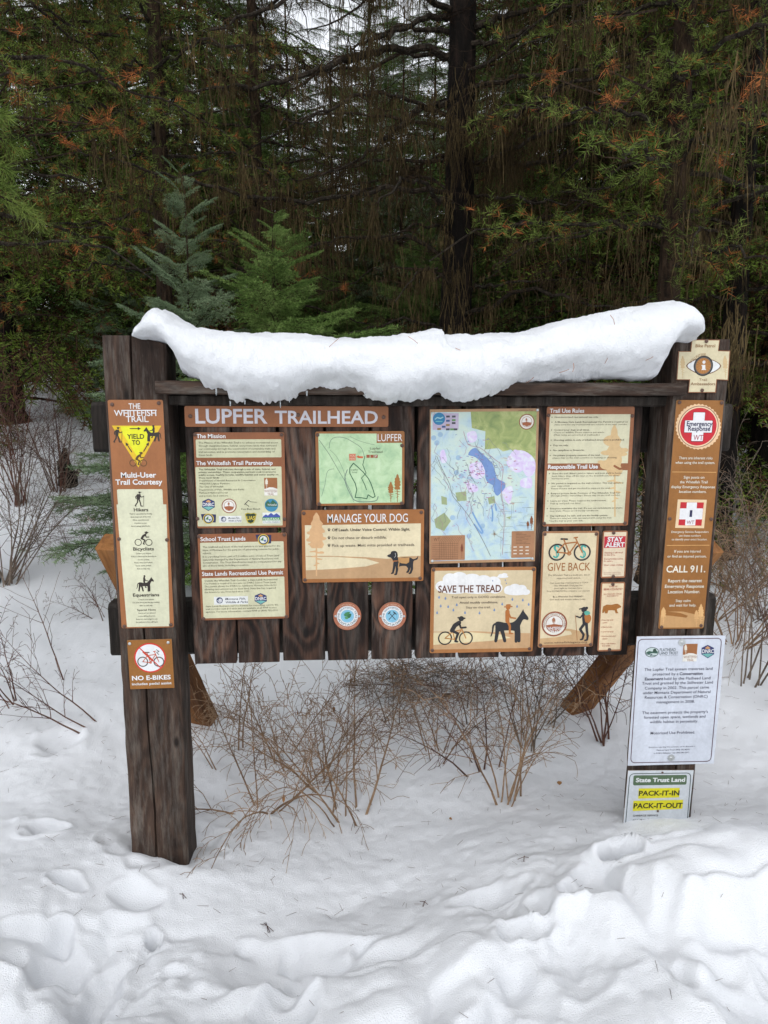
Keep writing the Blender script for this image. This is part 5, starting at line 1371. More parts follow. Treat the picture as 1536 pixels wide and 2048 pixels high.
# ---- prototypes (unit boughs are scaled to length)
FIR = make_boughs('fir', 100, 4, b=dict(droop=.12, lift=.06, dstep=.075, ratio=.40, bare=.05, angle=48), sp=.0048, nl=.030, nw=.0060, mix=[1])
DEN = make_boughs('dense', 200, 5, b=dict(droop=.30, lift=.10, dstep=.07, ratio=.46, bare=.22, hang=.25), sp=.0056, nl=.020, nw=.0052, mix=[1, 1, 1, 2])
SPA = make_boughs('sparse', 300, 4, b=dict(droop=.22, lift=.05, dstep=.085, ratio=.42, bare=.35, hang=.12, dens=.75), sp=.010, nl=.030, nw=.0066, mix=[1, 1, 2])

def tree(name, x, y, H, r0, crown_me, label, mats, group='conifers behind the board', cat='tree', seed=0, rotz=0.0, scale=1.0, extra=()):
    z = gz1(x, y)
    t = empty(name, (x, y, z), label, cat, group, rot=(0, 0, rotz))
    t.scale = (scale, scale, scale)
    link_mesh('trunk', TR[r0] if isinstance(r0, str) else r0, t)
    link_mesh('crown', crown_me, t)
    for nm, me in extra: link_mesh(nm, me, t)
    return t
def as_mesh(S, name, mats):
    o = S.build(name, mats); me = o.data; bpy.data.objects.remove(o); return me
C_DENSE = [as_mesh(crown(13, .9, 2.5, 120, DEN, 11 + k, pitch0=-.12), 'dense_crown', [B_TWIG, m1, N_BROWN]) for k, m1 in enumerate((N_DARK, N_OLIVE, N_DARK))]
C_LOW = as_mesh(crown(11, .25, 2.1, 120, DEN, 21, pitch0=-.05), 'low_crown', [B_TWIG, N_OLIVE, N_BROWN])
C_MIDFIR = [as_mesh(crown(7.5, .3, 1.7, 120, DEN if k else FIR, 61 + k, pitch0=-.05, pitch1=.55, Rt=.12), 'pointed_crown', [B_TWIG, m1, N_BROWN]) for k, m1 in enumerate((N_FRESH, N_BLUE, N_FRESH))]
C_SPARSE = [as_mesh(crown(14, 1.6, 2.2, 80, SPA, 31 + k, pitch0=-.15, jitter=.35), 'sparse_crown', [B_TWIG, m1, N_BROWN]) for k, m1 in enumerate((N_DARK, N_FRESH))]
C_FIR1 = as_mesh(crown(3.2, .15, .95, 78, FIR, 41, pitch0=.05, pitch1=.7, Rt=.10, jitter=.32), 'young_crown', [B_TWIG, N_BLUE])
C_FIR2 = as_mesh(crown(3.0, .15, 1.45, 84, FIR, 43, pitch0=.0, pitch1=.6, Rt=.12, jitter=.35), 'young_crown', [B_TWIG, N_FRESH])
T_BIG = as_mesh(trunk_soup(14, .17, 1), 'trunk', [B_TRUNK]); T_MID = as_mesh(trunk_soup(13, .12, 2), 'trunk', [B_TRUNK]); T_THIN = as_mesh(trunk_soup(14, .085, 3), 'trunk', [B_TWIG])
T_MFIR = as_mesh(trunk_soup(7.6, .055, 7, 7), 'trunk', [B_TWIG]); T_FIR = as_mesh(trunk_soup(3.25, .028, 4, 6), 'trunk', [B_TWIG])

def place(px, dist):
    """ground point seen in the direction of photo column px, dist metres from the camera"""
    d = ray(px, 760); k = dist / math.hypot(d.x, d.y); return CAM.x + d.x * k, CAM.y + d.y * k

# ---- lichen curtains
def lichen(S, pts_seg, rs, per_m=26, lmin=.03, lmax=.38, w=.0048, m=0):
    A, B = pts_seg; Lg = np.linalg.norm(B - A, axis=1)
    dens = np.clip(vnoise(A[:, 0] * 2.2, A[:, 1] * 2.2, A[:, 2] * 2.2, 77) * 1.5 + .45, .0, 2.2)
    cnt = rs.poisson(Lg * per_m * dens)
    idx = np.repeat(np.arange(len(A)), cnt); n = len(idx)
    if not n: return
    P = A[idx] + (B - A)[idx] * rs.rand(n)[:, None]
    clump = vnoise(P[:, 0] * 7, P[:, 1] * 7, 0, 78) * .5 + .5
    L = lmin + (lmax - lmin) * rs.rand(n) ** 1.5 * np.clip(clump * 2.2 - .55, .06, 1.4)
    k = 3; seg_v = []
    dirx = rs.rand(n) * math.pi; ox, oy = np.cos(dirx) * w / 2, np.sin(dirx) * w / 2
    V = np.empty((n, 2 * k + 1, 3)); cur = P.copy(); sw = rs.normal(0, .12, (n, 2))
    for j in range(k + 1):
        ww = (1.0, 1.1, .8, 0)[j]
        if j < k:
            V[:, 2 * j] = cur + np.stack([ox * ww, oy * ww, 0 * ox], 1); V[:, 2 * j + 1] = cur - np.stack([ox * ww, oy * ww, 0 * ox], 1)
        else: V[:, 2 * k] = cur
        step = np.stack([(sw[:, 0] + rs.normal(0, .14, n)) * L / k, (sw[:, 1] + rs.normal(0, .14, n)) * L / k, -L / k], 1); cur = cur + step
    base = (np.arange(n) * (2 * k + 1))[:, None]
    q = [];
    for j in range(k - 1): q += [(2 * j, 2 * j + 1, 2 * j + 3), (2 * j, 2 * j + 3, 2 * j + 2)]
    q.append((2 * k - 2, 2 * k - 1, 2 * k)); q = np.array(q)
    S.add(V.reshape(-1, 3), (base[:, :, None] + q[None]).reshape(-1, 3), m)

def limb_twigs(main, rs, dens=1.0, l0=.55, depth=2, up=.0, r0=.006):
    """crooked dead side twigs along a limb polyline"""
    A, B, Rr = [], [], []
    L = np.linalg.norm(np.diff(main, axis=0), axis=1); tot = L.sum(); n = int(tot / .085 * dens)
    cum = np.concatenate([[0], np.cumsum(L)])
    ax = main[-1] - main[0]; ax = ax / np.linalg.norm(ax)
    for i in range(n):
        s_ = rs.rand() * tot; p = np.array([np.interp(s_, cum, main[:, k]) for k in range(3)])
        l = l0 * (.25 + .75 * rs.rand()) * (1 - .45 * s_ / tot)
        d = ax * rs.uniform(.1, .9) + np.array([rs.normal(), rs.normal(), rs.normal() * .55 + up]) * .75; d /= np.linalg.norm(d)
        k = 5; cur = p; dd = d
        for j in range(k):
            dd = dd + rs.normal(0, .22, 3) + np.array([0, 0, .05]); dd /= np.linalg.norm(dd)
            nx = cur + dd * l / k
            A.append(cur); B.append(nx); Rr.append(r0 * (1 - j / (k + 1)) * (.5 + l))
            if depth > 1 and rs.rand() < .75:
                d2 = dd + rs.normal(0, .8, 3); d2 /= np.linalg.norm(d2); c2 = nx; l2 = l * .35 * (.5 + rs.rand())
                for j2 in range(3):
                    d2 = d2 + rs.normal(0, .25, 3); d2 /= np.linalg.norm(d2); n2 = c2 + d2 * l2 / 3
                    A.append(c2); B.append(n2); Rr.append(.0018); c2 = n2
            cur = nx
    return np.array(A), np.array(B), np.array(Rr)

def limb_path(pts, n=5, wob=.02, seed=0):
    rs = np.random.RandomState(seed); P = np.array(catmull([tuple(p) for p in pts], n)); P[1:-1] += rs.normal(0, wob, (len(P) - 2, 3)); return P

# ---- the big draped tree right behind the board
bx, by = place(915, 7.2); bz = gz1(bx, by)
draped = empty('lichen_draped_tree', (bx, by, bz), 'big dark trunk with long bare arching limbs hung with brown lichen, centre right', 'tree', 'conifers behind the board')
link_mesh('trunk', T_BIG, draped)
Dl = by
def lp(pts, dy=()):     # photo points at given depth offsets -> tree-local
    out = []
    for i, (px, py) in enumerate(pts):
        p = at(px, py, Dl + (dy[i] if i < len(dy) else (dy[-1] if dy else 0))); out.append((p.x - bx, p.y - by, p.z - bz))
    return out
hand = [
    (lp([(900, 118), (845, 96), (770, 100), (700, 118), (620, 145), (540, 168), (470, 175), (370, 178)], (0, -.1, -.3, -.5, -.8, -1.0, -1.2, -1.3)), .036),
    (lp([(900, 202), (840, 215), (790, 262), (745, 300), (700, 330), (640, 352)], (0, -.1, -.3, -.4, -.5, -.6)), .026),
    (lp([(900, 30), (850, 40), (790, 62), (740, 84), (700, 96)], (0, -.1, -.3, -.45, -.5)), .03),
    (lp([(900, 385), (840, 380), (760, 376), (700, 392), (620, 402), (530, 398), (430, 372), (330, 350), (230, 322), (140, 300)], (0, -.3, -.5, -.7, -.9, -1.1, -1.3, -1.5, -1.6, -1.7)), .024),
    (lp([(900, 300), (860, 322), (800, 346), (740, 366), (690, 372)], (0, .2, .4, .5, .6)), .02),
    (lp([(930, 70), (985, 40), (1050, 22), (1130, 4)], (0, -.1, -.2, -.3)), .04),
    (lp([(930, 96), (985, 84), (1060, 60), (1110, 40)], (0, -.2, -.4, -.5)), .026),
    (lp([(930, 392), (1000, 396), (1060, 400), (1130, 406), (1210, 412)], (0, -.4, -.7, -1.0, -1.2)), .016),
    (lp([(935, 580), (990, 572), (1060, 562), (1150, 558), (1250, 566)], (0, -.2, -.3, -.4, -.5)), .016),
    (lp([(935, 340), (1030, 330), (1100, 320), (1180, 286), (1240, 268)], (0, .3, .6, .8, 1.0)), .03),
    (lp([(930, 250), (1000, 236), (1090, 214), (1200, 204), (1300, 200), (1400, 186), (1500, 150)], (0, -.5, -.9, -1.3, -1.6, -1.8, -2.0)), .022),
    (lp([(930, 180), (1010, 160), (1110, 150), (1220, 120), (1330, 100)], (0, -.6, -1.1, -1.6, -2.0)), .022),
    (lp([(930, 330), (1020, 300), (1130, 250), (1250, 246), (1390, 236), (1530, 232)], (0, -.5, -1.0, -1.5, -1.9, -2.1)), .02),
    (lp([(905, 460), (840, 452), (760, 470), (680, 480), (600, 500)], (0, -.3, -.6, -.8, -.9)), .014),
    (lp([(905, 240), (820, 200), (730, 190), (640, 230), (560, 250)], (0, -.6, -1.1, -1.5, -1.8)), .02),
    (lp([(905, 20), (800, -30), (660, -40), (520, 20), (420, 60)], (0, -.6, -1.2, -1.6, -1.9)), .028),
]
rsL = np.random.RandomState(6)
lichS = Soup(); nl = 0
def add_limb(path, r0, parent, S_l, rs, twl=.5, dens=1.0, per_m=26, lmax=.38, name='limb', needles=None):
    S = Soup(); n = len(path)
    S.tube(path, np.linspace(r0, r0 * .22, n), 7, 0)
    a_, b_, r_ = limb_twigs(path, rs, dens, twl)
    S.segs(a_, b_, r_, r_ * .75, 1)
    if needles is not None and len(a_):
        q = rs.rand(len(a_)) < needles[0]
        add_needles(S, a_[q], b_[q], rs, .008, .045, .003, 2)
    o = S.build(name, [B_LIMB, B_TWIG, N_DEAD], parent)
    lichen(S_l, (np.concatenate([path[:-1], a_]), np.concatenate([path[1:], b_])), rs, per_m, .04, lmax)
    return o
for i, (pts, r0) in enumerate(hand):
    add_limb(limb_path(pts, 5, .012, i), r0, draped, lichS, rsL, .62, 1.05, 42, .46, needles=(.0,))
for i in range(34):      # the rest of its limbs, all round and up the trunk
    z = 1.5 + 6.5 * (i / 34) ** 1.1; az = rsL.rand() * 6.283; L = rsL.uniform(1.0, 2.6)
    t_ = np.linspace(0, 1, 6)
    pts = [(math.cos(az) * L * q, math.sin(az) * L * q, z + .35 * L * q * (1 - q * 1.3) + rsL.normal(0, .04)) for q in t_]
    add_limb(limb_path(pts, 3, .02, i + 50), rsL.uniform(.012, .026), draped, lichS, rsL, .6, .9, 26, .42)
lo = lichS.build('hanging_lichen', [LICH], draped); tag(lo, kind='stuff')

# ---- shared set of draped dead limbs for the other trunks
def draped_set(seed, nb, z0, z1, Lr, per_m, green=0.0, lmax=.4):
    rs = np.random.RandomState(seed); Sl = Soup(); S = Soup()
    for i in range(nb):
        z = z0 + (z1 - z0) * (i + rs.rand()) / nb; az = i * 2.4 + rs.normal(0, .3); L = rs.uniform(*Lr)
        pts = [(math.cos(az + .15 * q) * L * q, math.sin(az + .15 * q) * L * q, z + L * (.18 * q - .32 * q * q) + rs.normal(0, .03)) for q in np.linspace(0, 1, 6)]
        path = limb_path(pts, 3, .015, seed + i)
        S.tube(path, np.linspace(.018, .004, len(path)), 5, 0)
        a_, b_, r_ = limb_twigs(path, rs, .9, .5); S.segs(a_, b_, r_, r_ * .7, 1)
        q = rs.rand(len(a_)) < green
        if q.any(): add_needles(S, a_[q], b_[q], rs, .006, .05, .0032, 2)
        q = rs.rand(len(a_)) < green * .08
        if q.any(): add_needles(S, a_[q], b_[q], rs, .004, .055, .0034, 3)
        lichen(Sl, (np.concatenate([path[:-1], a_]), np.concatenate([path[1:], b_])), rs, per_m, .04, lmax)
    return S, Sl
Sa, Sla = draped_set(500, 44, 1.5, 7, (1.0, 2.4), 24, green=.12)
D_ME = as_mesh(Sa, 'dead_limbs', [B_LIMB, B_TWIG, N_PINE, N_DEAD]); D_LI = as_mesh(Sla, 'hanging_lichen', [LICH])
Sb, Slb = draped_set(600, 58, 2.1, 6.6, (.8, 2.0), 14, green=.85, lmax=.3)
P_ME = as_mesh(Sb, 'crown', [B_LIMB, B_TWIG, N_PINE, N_DEAD]); P_LI = as_mesh(Slb, 'hanging_lichen', [LICH])

def draped_tree(px, dist, label, rotz, me=D_ME, li=D_LI, trunk=T_MID, name='lichen_draped_tree', scale=1.0):
    x, y = place(px, dist); t = empty(name, (x, y, gz1(x, y)), label, 'tree', 'conifers behind the board', rot=(0, 0, rotz)); t.scale = (scale,) * 3
    link_mesh('trunk', trunk, t); link_mesh('crown', me, t); l_ = link_mesh('hanging_lichen', li, t); tag(l_, kind='stuff'); return t
draped_tree(524, 9.5, 'dark thin trunk left of centre, hung with brown lichen under a gap of white sky', 1.0, trunk=T_THIN)
draped_tree(1250, 8.2, 'lichen hung tree whose drooping brown strands fill the upper right behind the right post', 2.2, trunk=T_THIN, scale=.95)
draped_tree(1462, 6.6, 'lichen hung trunk just right of the right post by the dark green conifer', 4.0, scale=.9)
draped_tree(330, 7.6, 'pine with green tufts and orange dead needle sprays at upper left', 2.9, P_ME, P_LI, T_THIN, 'pine_tree')
draped_tree(-70, 5.8, 'nearer pine with orange dead needle sprays in the upper left corner', .9, P_ME, P_LI, T_THIN, 'pine_tree', .95)
draped_tree(1330, 5.6, 'pine at upper right with a few orange dead sprays above the snowy ledge', 4.4, P_ME, D_LI, T_THIN, 'pine_tree', 1.05)

# ---- dense conifers and farther trees
def dense(px, dist, label, me, tr, rotz, scale=1.0, name='conifer_tree'):
    x, y = place(px, dist); t = empty(name, (x, y, gz1(x, y)), label, 'tree', 'conifers behind the board', rot=(0, 0, rotz)); t.scale = (scale,) * 3
    link_mesh('trunk', tr, t); link_mesh('crown', me, t); return t
dense(20, 10.5, 'dense dark olive conifer sweeping to the snow at the far left', C_LOW, T_MID, .5, 1.35)
dense(1530, 8.2, 'dense olive conifer at the right edge behind the right post', C_LOW, T_MID, 2.0, 1.05)
dense(1400, 10.5, 'dark conifer filling the gap behind the right post', C_DENSE[0], T_MID, 1.2)
far = [(1215, 9.6), (1330, 10.0), (-60, 11), (265, 12.5), (340, 10.5), (430, 14.5), (1130, 14.5), (1250, 12), (1620, 11), (1440, 14),
       (30, 17), (140, 24), (270, 14), (390, 19), (1010, 19), (1090, 17.5), (1200, 18), (1330, 16.5), (1520, 19),
       (-150, 22), (60, 27), (230, 26), (340, 24), (1000, 27), (1120, 27), (1240, 25), (1360, 28), (1480, 26), (1600, 24), (1700, 30)]
words = ['pale gap', 'snow ledge', 'name sign', 'young fir']
rsT = random.Random(3)
for i, (px, dist) in enumerate(far):
    me = (C_DENSE[0], C_DENSE[1], C_SPARSE[0], C_DENSE[2], C_SPARSE[1])[i % 5]
    kind = ('dense dark green', 'dense olive green', 'thin dark green', 'bushy dark green', 'thin bright green')[(C_DENSE[0], C_DENSE[1], C_SPARSE[0], C_DENSE[2], C_SPARSE[1]).index(me)]
    rw = lambda q: 'second row' if q < 16 else 'third row' if q < 23 else 'farthest row'
    row = rw(dist); nth = sorted(p_ for p_, d_ in far if rw(d_) == row).index(px)
    dense(px, dist, '%s conifer, %s from the left in the %s of forest trees' % (kind, ('first', 'second', 'third', 'fourth', 'fifth', 'sixth', 'seventh', 'eighth', 'ninth', 'tenth', 'eleventh', 'twelfth', 'thirteenth', 'fourteenth')[nth], row), me, (T_MID, T_THIN)[i % 2], rsT.random() * 6.28, rsT.uniform(.95, 1.25) * (1.0 if dist < 23 else 1.35))

# ---- lower pointed firs in the middle, leaving the sky open above them
for i, (px, dist, sc_, lb) in enumerate(((500, 11.5, .95, 'pointed light green fir left of the lichen hung stem'), (585, 13.5, 1.1, 'pointed blue green fir under the largest white sky gap'), (665, 11.8, .88, 'pointed light green fir right of the largest sky gap'),
        (735, 14.5, 1.2, 'tall pointed green fir between the sky gap and the big trunk'), (800, 12.2, .92, 'pointed blue green fir left of the big central trunk'), (862, 15.5, 1.15, 'pointed light green fir touching the left side of the big trunk'),
        (960, 13.0, 1.0, 'pointed green fir touching the right side of the big trunk'), (1040, 12.5, 1.1, 'pointed blue green fir right of the big trunk'))):
    dense(px, dist, lb, C_MIDFIR[i % 3], T_MFIR, i * 1.1, sc_, 'fir_tree')
for i, (px, dist, sc_) in enumerate(((470, 19, 1.3), (545, 22, 1.25), (610, 20, 1.1), (640, 27, 1.5), (700, 22, 1.35), (770, 19, 1.3), (780, 27, 1.7), (830, 23, 1.6), (895, 20, 1.5), (940, 25, 1.7), (560, 30, 1.6), (480, 28, 1.9))):
    dense(px, dist, 'slim fir far back under the sky gap, %s of these counted from the left' % ('second', 'third', 'fifth', 'sixth', 'seventh', 'eighth', 'ninth', 'tenth', 'eleventh', 'last', 'fourth', 'first')[i], C_MIDFIR[(i + 1) % 3], T_MFIR, i * 1.7, sc_, 'fir_tree')

# ---- young firs
for (px, dist, sc_, me, lb) in ((376, 5.5, .885, C_FIR1, 'young blue green fir with open pointed top behind the snow cap\'s left end'),
                                (556, 5.4, .83, C_FIR2, 'young bright green fir right of the blue green one, under orange sprays'),
                                (640, 9.8, .85, C_FIR2, 'small green fir half hidden beyond the bright one'),
                                (850, 9.6, .98, C_FIR2, 'young green fir just left of the big dark trunk'),
                                (1000, 10.2, 1.0, C_FIR2, 'young green fir just right of the big dark trunk'),
                                (250, 9.5, .8, C_FIR1, 'small fir in shade behind the left post')):
    x, y = place(px, dist); t = empty('young_fir', (x, y, gz1(x, y)), lb, 'tree', 'young firs', rot=(0, 0, px * .01)); t.scale = (sc_,) * 3
    link_mesh('trunk', T_FIR, t); link_mesh('crown', me, t)

# ---- close pine branch reaching in at the left edge, with its tree outside the frame
def tuft(S, p, d, rs, n, L, w, m):
    D = rs.normal(size=(n, 3)) * .62 + np.asarray(d) * .9
    S.blades(np.asarray(p) + rs.normal(0, .006, (n, 3)) + np.asarray(d) * (rs.rand(n)[:, None] - .6) * .08, D, L * (.8 + .35 * rs.rand(n)), w, rs, m)
px_, py_ = at(-420, 760, .9).x, .9
np_tree = empty('pine_tree', (px_, py_, gz1(px_, py_)), 'near pine at the left edge reaching in with bright long needled tufts', 'tree')
link_mesh('trunk', T_THIN, np_tree)
rs = np.random.RandomState(12); S = Soup()
for (tips, base) in (([(20, 235), (48, 300), (30, 345)], (-420, 210)), ([(60, 420), (30, 380), (85, 440)], (-420, 330)), ([(-20, 330), (10, 400)], (-420, 300)), ([(10, 250), (-10, 210)], (-420, 120))):
    b_ = at(*base, py_); 
    for (tx, ty) in tips:
        e = at(tx - 18, ty - 6, .55 + rs.rand() * .3); mid = (b_ + e) / 2 + Vector((0, 0, .12))
        path = [(p[0] - px_, p[1] - py_, p[2] - np_tree.location.z) for p in catmull([tuple(b_), tuple(mid), tuple(e)], 8)]
        S.tube(path, np.linspace(.012, .0035, len(path)), 6, 0)
        for k in range(6, len(path)):
            d = np.array(path[k]) - np.array(path[k - 1]); d /= np.linalg.norm(d)
            tuft(S, path[k], d, rs, 34, .062, .0024, 1)
        tuft(S, path[-1], d, rs, 60, .07, .0024, 1)
for k in range(40):      # rest of its crown
    z = rs.uniform(1.2, 7); az = rs.rand() * 6.28; L = rs.uniform(.5, 1.0)
    if abs(az) < .9 or az > 5.4: L *= .6
    p0 = np.array([0, 0, z]); p1 = np.array([math.cos(az) * L, math.sin(az) * L, z + .1])
    S.tube([p0, (p0 + p1) / 2 + (0, 0, .08), p1], [.012, .008, .003], 5, 0)
    for q in np.linspace(.45, 1, 7): tuft(S, p0 + (p1 - p0) * q, (p1 - p0) / L, rs, 40, .065, .002, 1)
S.build('crown', [B_TWIG, N_PINE], np_tree)

# ---- orange dead sprays standing out in the upper left and right are part of the pines in front
def orange_sprays(parent, spots, seed):
    rs = np.random.RandomState(seed); o = parent.location
    sc_ = parent.scale.x; rz = parent.rotation_euler.z
    for (px, py, r_) in spots:
        p = at(px, py, o.y - rs.uniform(.5, 1.1)); d = Matrix.Rotation(-rz, 3, 'Z') @ ((p - o) / sc_)
        S = Soup(); ax = np.array([rs.normal() * .6, rs.normal() * .6, rs.uniform(-.5, .6)]); ax /= np.linalg.norm(ax)
        st = np.array(d) - ax * r_ * 1.6; back = np.array([d[0] * .5, d[1] * .5, d[2] + rs.uniform(-.1, .3)])
        S.segs([st, back], [np.array(d) + ax * r_ * .6, st], [.0035, .008], [.0015, .0035], 0)
        for k in range(7):
            q = st + ax * r_ * 2.1 * rs.rand() + rs.normal(0, r_ * .12, 3); dd = ax * .8 + rs.normal(0, .55, 3)
            tuft(S, q, dd / np.linalg.norm(dd), rs, 15, r_ * rs.uniform(.45, 1.0), .0028, 1 + int(rs.rand() < .35))
        S.build('dead_spray', [B_TWIG, N_DEAD, N_BROWN], parent)
bpy.context.view_layer.update()
pines = [o for o in bpy.data.objects if o.name.startswith('pine_tree')]
orange_sprays(pines[1], [(110, 235, .10), (42, 195, .08), (225, 225, .10), (245, 158, .07), (70, 165, .05), (130, 285, .06), (245, 260, .05), (36, 60, .05)], 1)
orange_sprays(pines[0], [(255, 495, .11), (280, 480, .10), (540, 540, .10), (600, 520, .12), (690, 568, .08), (560, 500, .10), (640, 545, .07), (330, 470, .06)], 2)
orange_sprays(pines[2], [(1230, 50, .08), (1215, 185, .10), (1520, 165, .13), (1110, 150, .07), (1225, 130, .08), (1500, 30, .06), (1440, 320, .05)], 3)

# ================================================================== SHRUBS, bare in winter
def shrub_soup(rs, stems, Hs=(.45, .8), spread=.7, arch=.5, r0=.0042, side=.075, tips=True, fine=1.0, k=12, lean=(0, 0), m=0, depth=3, straight=False):
    S = Soup(); A = []; B = []; Ra = []; Rb_ = []
    def grow(p, d, L, r, dep, arch_):
        n = k if dep == 0 else (6 if dep == 1 else 3); cur = np.array(p, float); d = np.array(d, float); d /= np.linalg.norm(d)
        alt = rs.rand() * 6.28
        for j in range(n):
            d = d + rs.normal(0, .05 + .05 * dep, 3) + np.array([0, 0, -arch_ / n * (j / n) * 2.2]); d /= np.linalg.norm(d)
            nx = cur + d * L / n; r1 = r * (1 - (j + 1) / (n + 1.5))
            A.append(cur); B.append(nx); Ra.append(r * (1 - j / (n + 1.5))); Rb_.append(r1)
            if dep < depth - 1 and (dep > 0 or j > n * .18):
                for q in range(1 if dep else (1 if rs.rand() < .7 else 2)):
                    if rs.rand() > (.92 if dep == 0 else .7 * fine): continue
                    alt += 2.4 + rs.normal(0, .5)
                    u = np.cross(d, [math.cos(alt), math.sin(alt), .3]); u /= np.linalg.norm(u) + 1e-9
                    grow(nx, d * .75 + u * .8, L * (.42 if dep == 0 else .38) * (1 - .55 * j / n) * (.5 + .8 * rs.rand()), max(r1 * .6, .0010), dep + 1, arch_ * .7)
            cur = nx
    for i in range(stems):
        az = rs.rand() * 6.283; sp = spread * (.35 + .8 * rs.rand())
        d = np.array([math.cos(az) * sp + lean[0], math.sin(az) * sp + lean[1], 1.0])
        o = np.array([rs.normal(0, .03), rs.normal(0, .03), -.06])
        grow(o, d, rs.uniform(*Hs), r0 * rs.uniform(.7, 1.25), 0, arch * rs.uniform(.3, 1.5))
    S.segs(np.array(A), np.array(B), np.maximum(Ra, .0012), np.maximum(Rb_, .0010), m)
    return S
def shrub(px, py, label, mat, seed, leaves=0, group='bare winter shrubs', **kw):
    p = on_ground(px, py); rs = np.random.RandomState(seed)
    o = empty('bare_shrub', (p.x, p.y, p.z), label, 'shrub', group)
    S = shrub_soup(rs, **kw); S.build('stems', [mat], o)
    V, F, M = S.arrays()
    for k in range(leaves):
        v = V[rs.randint(len(V))]; L = Soup(); s_ = rs.uniform(.010, .018)
        a_ = rs.rand() * 6.28; c_, q_ = math.cos(a_), math.sin(a_)
        pts = [(0, 0, 0), (.35, .12, -.5), (.3, .05, -1.2), (0, 0, -1.9), (-.3, .08, -1.2), (-.38, -.05, -.5)]
        W = [(v[0] + (x * c_ - y * q_) * s_, v[1] + (x * q_ + y * c_) * s_, v[2] + z * s_) for x, y, z in pts] + [(v[0], v[1] + .003, v[2] - s_)]
        L.add(W, [(i, (i + 1) % 6, 6) for i in range(6)]); L.build('dry_leaf', [LEAFB], o)
    return o
shrub(705, 1640, 'broad tan shrub with tangled arching twigs in front of the planks, lowest and nearest', S_TAN, 1, 2, stems=8, Hs=(.6, .95), spread=.85, arch=1.2, k=14, r0=.0055)
shrub(532, 1622, 'tan shrub drooping forward to the snow right of the left post', S_TAN, 58, 1, stems=7, Hs=(.5, .8), spread=1.5, arch=2.1, lean=(.35, -.25), k=14, r0=.0055)
shrub(648, 1560, 'tan twiggy shrub behind the lowest one with curled leaves', S_TAN, 3, 4, stems=11, Hs=(.5, .8), spread=.9, arch=1.2)
shrub(555, 1520, 'fine stemmed shrub under the left planks beside the orange brace', S_TAN, 4, 2, stems=6, fine=.8, Hs=(.45, .7), spread=.7, arch=.9)
shrub(1005, 1605, 'upright clump of straight tan stems under the save the tread sign', S_TAN, 5, 1, stems=9, Hs=(.55, .85), spread=.4, arch=.7, r0=.005)
shrub(870, 1515, 'tangled tan shrub under the middle of the board, left of the upright clump', S_TAN, 6, 1, stems=7, fine=.8, Hs=(.5, .75), spread=.85, arch=1.2)
shrub(968, 1535, 'leaning dark shrub just left of the upright clump', S_RED, 7, 0, stems=5, Hs=(.55, .75), spread=.6, arch=.5, lean=(-.3, 0))
shrub(1048, 1500, 'shrub of fine grey tan stems right of the upright clump', S_GREY, 8, 1, stems=8, Hs=(.5, .75), spread=.5, arch=.6)
shrub(1215, 1480, 'reddish stout stemmed shrub between the right brace and the white notice', S_RED, 9, 0, stems=7, Hs=(.55, .85), spread=.35, arch=.4, r0=.0055)
shrub(780, 1450, 'grey shrub farther back under the dog sign', S_GREY, 10, 1, stems=4, fine=.6, Hs=(.4, .6), spread=.8, arch=.7)
shrub(930, 1440, 'grey shrub farther back under the save the tread sign', S_GREY, 11, 0, stems=4, fine=.6, Hs=(.4, .6), spread=.8, arch=.7)
shrub(1090, 1450, 'grey shrub farther back under the give back sign', S_GREY, 12, 1, stems=4, fine=.6, Hs=(.4, .6), spread=.8, arch=.7)
shrub(484, 1498, 'pair of thin straight bare stalks beside the left brace', S_TAN, 13, 0, stems=2, Hs=(.6, .7), spread=.08, arch=.05, fine=.25, depth=2)
shrub(440, 1540, 'slim leaning stem close to the right side of the left post', S_TAN, 14, 0, stems=2, Hs=(.4, .5), spread=.2, arch=.2, lean=(-.3, 0), depth=2)
shrub(1385, 1475, 'single reddish twig leaning beside the white notice', S_RED, 15, 0, stems=1, Hs=(.3, .4), spread=.2, arch=.1, lean=(-.6, .2), depth=2)
# left side
shrub(140, 1360, 'forked dark stem standing alone on the snow left of the left post', S_RED, 16, 0, stems=1, Hs=(.7, .8), spread=.1, arch=.05, r0=.006, lean=(-.25, 0), depth=2, group='bare shrubs left of the board')
shrub(212, 1456, 'low reddish branch lying toward the left edge from beside the left post', S_RED, 17, 0, stems=3, Hs=(.6, .8), spread=.2, arch=.8, r0=.005, lean=(-1.3, .2), group='bare shrubs left of the board')
shrub(40, 1405, 'thin arching twigs at the left edge below the grey bush', S_RED, 18, 0, stems=5, Hs=(.4, .6), spread=.8, arch=1.0, group='bare shrubs left of the board')
shrub(8, 1170, 'tall grey brown bush at the left edge', S_GREY, 19, 0, stems=14, Hs=(.9, 1.4), spread=.6, arch=.6, r0=.007, lean=(.15, .2), k=14, group='bare shrubs left of the board')
shrub(150, 1110, 'low twigs on the snow between the grey bush and the left post', S_RED, 20, 0, stems=6, Hs=(.35, .5), spread=1.0, arch=.7, group='bare shrubs left of the board')
shrub(40, 1010, 'tall reddish brown thicket in front of the left conifer', S_RED, 21, 0, stems=20, Hs=(1.0, 1.7), spread=.4, arch=.2, r0=.007, group='bare shrubs left of the board')
shrub(120, 985, 'reddish brown thicket beside the small snag', S_RED, 22, 0, stems=16, Hs=(.8, 1.3), spread=.4, arch=.2, r0=.007, group='bare shrubs left of the board')
shrub(215, 1240, 'fine twigs showing left of the lower rail end', S_RED, 23, 0, stems=5, Hs=(.35, .5), spread=.8, arch=.5, lean=(-.3, 0), group='bare shrubs left of the board')
